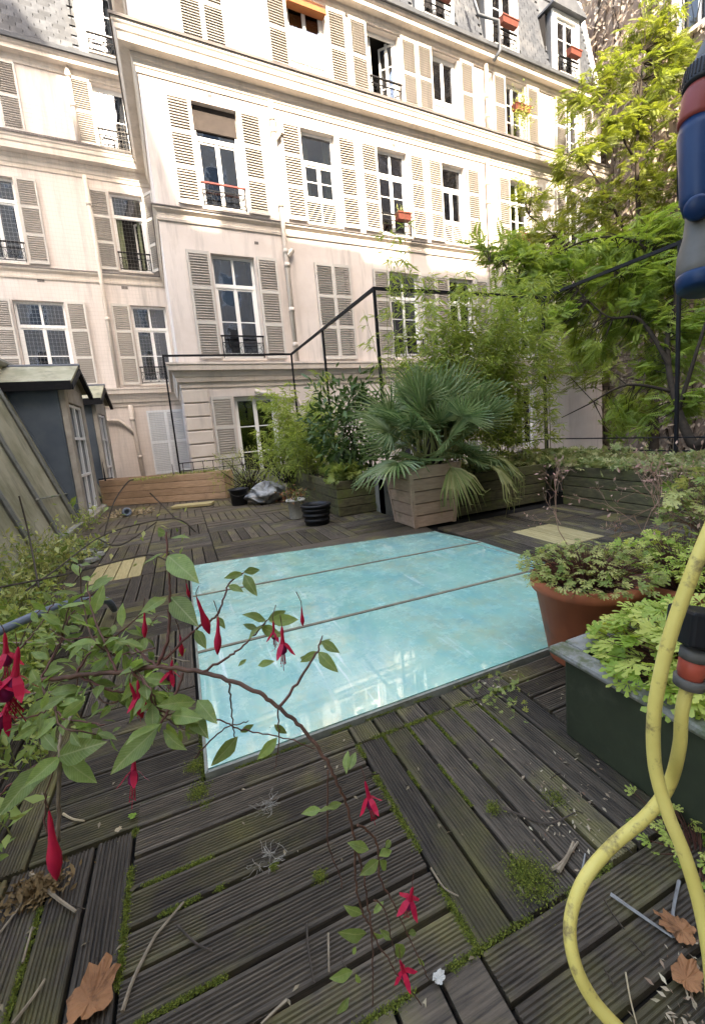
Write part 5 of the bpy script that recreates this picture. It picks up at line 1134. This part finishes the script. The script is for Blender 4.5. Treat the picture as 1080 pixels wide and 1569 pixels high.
# flowers
def flower_mesh():
    mb = MB(); mb.mi = 0
    mb.lathe([(.0006, .030), (.0018, .026), (.0028, .020), (.0026, .012), (.0036, .004), (.0042, 0)], 8)
    for q in range(4):
        a = q*pi/2+.3; c, s_ = cos(a), sin(a); pr = [(.003, 0, .0032), (.010, -.006, .0050), (.0165, -.0145, .0040), (.0225, -.0195, .0005)]
        for (r0, z0, w0), (r1, z1, w1) in zip(pr[:-1], pr[1:]):
            mb.quad((r0*c-s_*w0, r0*s_+c*w0, z0), (r0*c+s_*w0, r0*s_-c*w0, z0), (r1*c+s_*w1, r1*s_-c*w1, z1), (r1*c-s_*w1, r1*s_+c*w1, z1))
    mb.mi = 1; mb.lathe([(.0036, 0), (.0075, -.008), (.0070, -.016), (.0045, -.019)], 10); mb.mi = 0
    for q in range(7):
        a = q*.9; r = .0025; mb.tube([(r*cos(a), r*sin(a), -.012), (r*1.6*cos(a), r*1.6*sin(a), -.034-.003*(q % 3))], .00055, 3); mb.lathe([(0, 0), (.0013, -.0012), (0, -.0026)], 4, (r*1.6*cos(a), r*1.6*sin(a), -.033-.003*(q % 3)))
    mb.tube([(0, 0, -.01), (.0005, 0, -.05)], .0006, 3); return mb.mesh('flower', [M['flow'], M['flowd']], True)
def bud_mesh(): return MB().lathe([(.0006, .028), (.0018, .02), (.0022, .012), (.003, .004), (.0052, -.006), (.0048, -.014), (.0022, -.022), (0, -.026)], 9).mesh('bud', M['flow'], True)
fm, bm_ = flower_mesh(), bud_mesh()
def put_fl(me, x, y, d, s, tilt=.2, sy=None):
    p = P(x, y, d); e = (random.gauss(0, tilt), random.gauss(0, tilt), random.uniform(0, 6)); o = link('bud' if me is bm_ else 'flower', me, fu, tuple(p-fb), e, (s, s, s))
    import mathutils; top = p+np.array(mathutils.Euler(e).to_matrix() @ Vector((0, 0, .027*s))); mb = MB(); mb.tube([top-fb, top+[0, 0, .008]-fb, top+np.array([0, 0, .024])-fb+rng.normal(size=3)*.004], .0006, 4); mb.build('flower_stalk', M['redst'], fu)
for a in [(433, 985, .62, .85), (420, 968, .64, .6), (565, 1222, .61, .85), (628, 1378, .64, .95), (618, 1488, .66, .85), (205, 1180, .56, .85), (24, 1035, .58, 1.3), (-2, 1050, .57, 1.3), (213, 1066, .6, .8), (10, 1000, .62, 1.0), (262, 1030, .62, .7), (8, 1092, .6, 1.1)]: put_fl(fm, *a)
for a in [(312, 945, .63, 1.15), (334, 975, .62, 1.05), (222, 958, .66, .8), (82, 1298, .54, 1.6), (463, 945, .65, .6), (278, 990, .64, .7), (288, 905, .66, .5), (210, 1075, .6, 1.1)]: put_fl(bm_, *a, .12)

# black pot the fuchsia grows from, grey tube, weeds on the left
lp = pot('black_tub', 'large black plastic tub under the fuchsia at the left edge', -1.15, 2.02, .30, .30, 'black', 'plant tub')
s = MB(); s.lathe([(0, .26), (.28, .25)], 24); s.build('soil', M['soil'], lp, True)
mb = MB(); mb.tube(smooth([(-1.5, 1.7, -.72), (-1.15, 2.0, -.78), (-.95, 2.5, -.82), (-.78, 3.05, -.9), (-.62, 3.4, -1.02), (-.6, 3.6, -1.17)]), .022, 10); o = mb.build('grey_tube', M['tube'], None, True); tag(o, 'grey blue plastic tube lying among the weeds left of the skylight', 'tube')
def weed(name, label, x0, x1, y0, y1, n, h, m, ns=80):
    root = empty(name, ((x0+x1)/2, (y0+y1)/2, ZD), 0, label, 'weeds'); mb = MB(); pos, dr = [], []
    for i in range(ns):
        x, y = random.uniform(x0, x1)-(x0+x1)/2, random.uniform(y0, y1)-(y0+y1)/2; hh = random.uniform(.3, 1)*h; a = random.uniform(0, 6.3); l = hh*random.uniform(.1, .6)
        pts = [np.array([x+cos(a)*l*u*u, y+sin(a)*l*u*u, hh*(u-.25*u*u)]) for u in np.linspace(0, 1, 5)]; mb.tube(pts, [.003, .0025, .002, .0015, .001], 3, False)
        for q in range(n//ns):
            u = random.uniform(.15, 1); k = min(int(u*4), 3); p = pts[k]+(pts[k+1]-pts[k])*(u*4-k); pos.append(p+rng.normal(size=3)*.02); dr.append(rdir(1, .1)[0])
    mb.build('stems', M['culm'], root)['kind'] = 'stuff'; leaves('foliage', KITE, pos, np.array(dr), rdir(len(pos), 1.5), rng.uniform(.025, .075, len(pos)), m, root, kind='stuff'); return root
weed('weeds', 'dense green weeds growing at the foot of the zinc roof on the left', -1.6, -.85, 1.7, 3.7, 6500, .48, M['l_weed'], 320)
weed('weeds', 'thin yellowish stalks with tiny leaves against the zinc roof', -1.6, -1.15, 3.3, 5.6, 2400, .75, M['l_herbd'], 170)
weed('weeds', 'low dark green weeds behind the fuchsia pot', -1.3, -.6, 1.2, 2.3, 1500, .32, M['l_weed'], 90)
weed('weeds', 'sparse weeds below the near zinc dormer', -1.6, -1.3, 7.6, 8.5, 200, .6, M['l_weed'], 20)
# bare arching bramble across the far left deck
br = empty('bramble', (-1.4, 2.6, ZD), 0, 'bare arching bramble stems reaching over the far left deck', 'bramble'); bb = np.array(br.location); mb = MB()
for q in [[(40, 905, 2.4), (90, 870, 2.6), (150, 825, 3.0), (205, 805, 3.2), (270, 795, 3.4), (300, 815, 3.5)], [(0, 900, 2.0), (100, 880, 2.3), (180, 860, 2.6), (230, 850, 2.7), (262, 862, 2.7)], [(160, 820, 3), (175, 770, 3.1), (195, 740, 3.2), (205, 735, 3.2)], [(270, 795, 3.4), (240, 765, 3.5), (230, 755, 3.5)], [(150, 825, 3.0), (185, 835, 3.0), (240, 800, 3.2)], [(30, 760, 2.6), (45, 820, 2.6), (60, 900, 2.4)]]:
    mb.tube([p-bb for p in smooth([P(*w_) for w_ in q])], .005, 5)
mb.build('stems', M['dtwig'], br)
n = 50; leaves('foliage', KITE, np.array([P(random.uniform(60, 290), random.uniform(770, 870), random.uniform(2.6, 3.4)) for _ in range(n)])-bb, rdir(n), rdir(n, 1), rng.uniform(.03, .08, n), M['l_herbd'], br, kind='stuff')

# ------------------------------------------------------------------ moss, twigs, leaves on the deck
def moss(segs, name='moss', label='bright green moss growing in the joints of the near deck boards'):
    pos = []
    for (x0, y0, x1, y1, wd, dn) in segs:
        L_ = math.hypot(x1-x0, y1-y0); n = int(L_*dn*3)
        for i in range(n):
            u = random.random(); 
            if sin(u*L_*31+x0*50)+sin(u*L_*13+y0*20) < -.5: continue
            pos.append((x0+(x1-x0)*u+random.gauss(0, wd), y0+(y1-y0)*u+random.gauss(0, wd), ZD-.004+random.uniform(0, .006)))
    n = len(pos); d = rdir(n, .5); leaves(name, KITE, pos, d, rdir(n, 1), rng.uniform(.003, .0075, n), M['moss'], None, kind='stuff')
sg_ = [(-.29, .75, -.29, 1.46, .005, 3200), (.47, .71, .47, 1.46, .006, 3000), (.47, 1.46, 1.2, 1.46, .006, 3000), (-.29, .71, .47, .71, .006, 2600), (.47, .71, .9, .71, .005, 1200), (-.08, 1.44, -.06, 1.9, .012, 3500), (.03, 1.565, 1.2, 1.58, .004, 1400)]
for i in range(1, 6): sg_.append((.47+.1086*i, .95+random.uniform(-.2, .3), .47+.1086*i, 1.46, .003, 1700))
for i in (1, 2, 4, 5): x = -.29; yv = .71+.1071*i+.0; sg_.append((x, yv, x+random.uniform(.1, .3), yv, .004, 2400))
for i in (1, 3): sg_.append((-1.05+.1086*(i+2), .8, -1.05+.1086*(i+2), 1.4, .004, 2200))
moss(sg_)
bl = []
for (px, py, r, n) in [(815, 1350, .05, 900), (800, 1335, .03, 300), (305, 1215, .03, 350), (300, 1175, .03, 300), (490, 1345, .015, 150), (755, 1240, .02, 160), (850, 1225, .03, 200), (420, 1330, .01, 80)]:
    c = on_z(px, py)
    for _ in range(n*3): bl.append((c[0]+random.gauss(0, r*.6), c[1]+random.gauss(0, r*.6), ZD+random.uniform(0, .012)))
n = len(bl); leaves('moss_tufts', KITE, bl, rdir(n, .6), rdir(n, 1), rng.uniform(.003, .008, n), M['moss'], None, kind='stuff')
def twig(pxs, r, m, label, cat='twig', z=.006, grp=None):
    pts = smooth([on_z(x, y, ZD+z+random.uniform(0, .004)) for x, y in pxs], 4); mb = MB(); mb.tube(pts, [r*(1-.4*i/len(pts)) for i in range(len(pts))], 5); o = mb.build('twig', M[m]); tag(o, label, cat, grp)
twig([(188, 1550), (205, 1500), (235, 1440), (250, 1420), (282, 1382)], .0045, 'twig', 'long thin grey twig lying slanted above the orange dead leaf')
twig([(272, 1418), (300, 1445), (325, 1457)], .003, 'dtwig', 'short dark twig right of the long slanted grey twig')
twig([(47, 1338), (80, 1370), (117, 1397)], .0055, 'twig', 'pale bent twig beside the brown moss lump at the left')
twig([(0, 1430), (30, 1390), (55, 1352)], .003, 'twig', 'thin pale twig at the left edge beside the bent twig')
twig([(20, 1569), (50, 1530), (70, 1500)], .004, 'twig', 'grey twig at the bottom left corner')
twig([(35, 1475), (42, 1450), (50, 1420)], .003, 'twig', 'pale upright looking twig in the joint at the bottom left')
twig([(470, 1415), (472, 1450), (480, 1500), (483, 1505)], .003, 'dtwig', 'crooked dark twig left of the hanging fuchsia stem')
twig([(503, 1430), (504, 1490)], .003, 'twig', 'straight straw coloured twig left of the hanging fuchsia stem')
twig([(935, 1370), (985, 1405), (1030, 1436)], .0045, 'sil', 'silvery bent stick lying inside the hose loop')
twig([(1040, 1350), (1031, 1395), (1031, 1436)], .0045, 'sil', 'short grey stick touching the silvery bent stick')
twig([(770, 1238), (800, 1250), (840, 1262), (880, 1245)], .0035, 'dtwig', 'dark forked twig left of the green planter box')
twig([(855, 1335), (870, 1310), (878, 1290)], .006, 'twig', 'stubby broken straw piece beside the moss patch')
twig([(845, 1332), (862, 1320), (885, 1290)], .005, 'twig', 'second stubby straw piece beside the moss patch')
twig([(887, 1350), (893, 1325), (896, 1308)], .003, 'sil', 'white straw piece near the top of the hose loop')
twig([(440, 1532), (425, 1545), (400, 1569)], .004, 'twig', 'short pale twig at the bottom centre')
twig([(660, 1330), (680, 1360), (702, 1373)], .0028, 'twig', 'thin reddish twig between the middle deck boards')
twig([(958, 1490), (965, 1530), (975, 1569)], .002, 'palel' , 'thin dry grass stalk inside the hose loop')
twig([(97, 1247), (112, 1255), (130, 1258)], .004, 'palel', 'curled pale leaf stalk on the upper left boards')
# large dead leaf (orange) and small ones
def dead_leaf(px, py, s, rz, m, label, seed=0):
    r = random.Random(seed); c = on_z(px, py, ZD+.014); out = []
    lobes = [(0, 1.0), (.28, .74), (.62, .92), (1.05, .62), (1.5, .76), (2.1, .55), (2.6, .56), (3.14, .34)]
    pts = [(a, l) for a, l in lobes]+[(2*pi-a, l*.95) for a, l in lobes[-2:0:-1]]
    mb = MB(); mb.v.append((0, 0, .006)); k = len(pts)*3
    full = []
    for i in range(len(pts)):
        a0, l0 = pts[i]; a1, l1 = pts[(i+1) % len(pts)]; a1 = a1 if a1 > a0 else a1+2*pi
        for q in range(3): u = q/3; full.append((a0+(a1-a0)*u, (l0+(l1-l0)*u)*r.uniform(.93, 1.07)))
    for a, l in full: mb.v.append((l*.55*cos(a), l*.55*sin(a), .10*r.random()+.03*sin(3*a)))
    for a, l in full: mb.v.append((l*cos(a), l*sin(a), .16*r.random()+.1*sin(2*a+1)))
    n_ = len(full)
    for i in range(n_):
        j = (i+1) % n_; mb.f.append((0, 1+i, 1+j)); mb.m.append(0); mb.f.append((1+i, 1+n_+i, 1+n_+j, 1+j)); mb.m.append(0)
    o = mb.build('dead_leaf', M[m], None, False, tuple(c), (0, 0, rz)); o.scale = (s, s*.8, s*.8); tag(o, label, 'leaf')
dead_leaf(138, 1535, .085, 1.2, 'deadleaf', 'large curled orange brown dead leaf at the bottom left', 1)
dead_leaf(1045, 1425, .055, 2.0, 'deadleaf', 'brown dead leaf beside the hose at the right edge', 2)
dead_leaf(180, 1272, .016, .5, 'palel', 'tiny pale dead leaf on the boards left of the skylight corner', 3)
dead_leaf(1050, 1500, .05, .2, 'deadleaf', 'crumpled brown leaf among litter at the bottom right', 4)
dead_leaf(670, 1500, .022, .2, 'root', 'small torn white scrap at the bottom centre', 5)
dead_leaf(205, 1250, .02, 2.5, 'l_herb', 'small green leaf lying on the boards below the skylight corner', 6)
for (px, py, lab) in [(412, 1235, 'tangle of white dry roots on the boards below the skylight'), (415, 1318, 'second smaller tangle of white dry roots nearer the camera')]:
    c = on_z(px, py, ZD+.006); mb = MB()
    for i in range(26):
        a = random.uniform(0, 6.3); p = rng.normal(size=3)*[.019, .015, .002]; pts = [p]
        for _ in range(4): a += random.gauss(0, .8); p = p+np.array([cos(a)*.011, sin(a)*.011, abs(random.gauss(0, .004))]); pts.append(p)
        mb.tube(pts, .0007, 3, False)
    tag(mb.build('root_tangle', M['tang'], None, False, tuple(c)), lab, 'roots')
c = on_z(60, 1368, ZD); n = 500; leaves('brown_moss', KITE, rng.normal(size=(n, 3))*[.035, .022, .006]+[c[0], c[1], ZD+.012], rdir(n, .5), rdir(n, 1), rng.uniform(.012, .03, n), mat('brown_moss', (.22, .14, .06), (.12, .08, .04), 30, .9), None, kind='stuff')
# scattered litter
n = 900; pos = []; 
while len(pos) < n:
    x, y = random.uniform(-1.5, 2.4), random.uniform(.4, 8.5)
    if in_deck(x, y) and not (1.15 < x < 1.8 and y < 1.15): pos.append((x, y, ZD+.004))
leaves('litter', KITE, pos, rdir(n)*[1, 1, .25], rdir(n, 4), rng.uniform(.006, .022, n)*(1+.5*rng.random(n)), mat('litter', (.34, .28, .18), (.12, .09, .05), 9, .9, tint=(.09, .07, .04)), None, kind='stuff')
pos = [(on_z(random.gauss(870, 40), random.gauss(1225, 45), ZD+.005)) for _ in range(110)]+[(on_z(random.gauss(1060, 30), random.gauss(1500, 40), ZD+.008)) for _ in range(90)]+[on_z(random.gauss(760, 25), random.gauss(1045, 18), ZD+.01) for _ in range(60)]
n = len(pos); leaves('leaf_litter', KITE, pos, rdir(n)*[1, 1, .4], rdir(n, 2), rng.uniform(.006, .022, n), mat('reddish_litter', (.20, .13, .08), (.11, .04, .03), 30, .9, tint=(.42, .36, .24)), None, kind='stuff')
n = 70; leaves('sprouts', HERB, [on_z(random.gauss(770, 22), random.gauss(1060, 16), ZD+random.uniform(.01, .05)) for _ in range(n)], rdir(n), rdir(n, 2), rng.uniform(.012, .025, n), M['l_weed'], None, kind='stuff')
mb = MB()
for i in range(240):
    x, y = random.uniform(-1.4, 2.2), random.uniform(.5, 7.5)
    if not in_deck(x, y): continue
    a = random.uniform(0, 3.2); l = random.uniform(.015, .07); mb.tube([(x, y, ZD+.003), (x+cos(a)*l/2+random.gauss(0, .004), y+sin(a)*l/2, ZD+.006), (x+cos(a)*l, y+sin(a)*l, ZD+.003)], random.uniform(.0008, .0022), 3)
tag(mb.build('fine_twigs', M['dtwig']), kind='stuff')
print('objects', len(bpy.data.objects), 'fuchsia leaves', nleafp, 'planks', cnt)
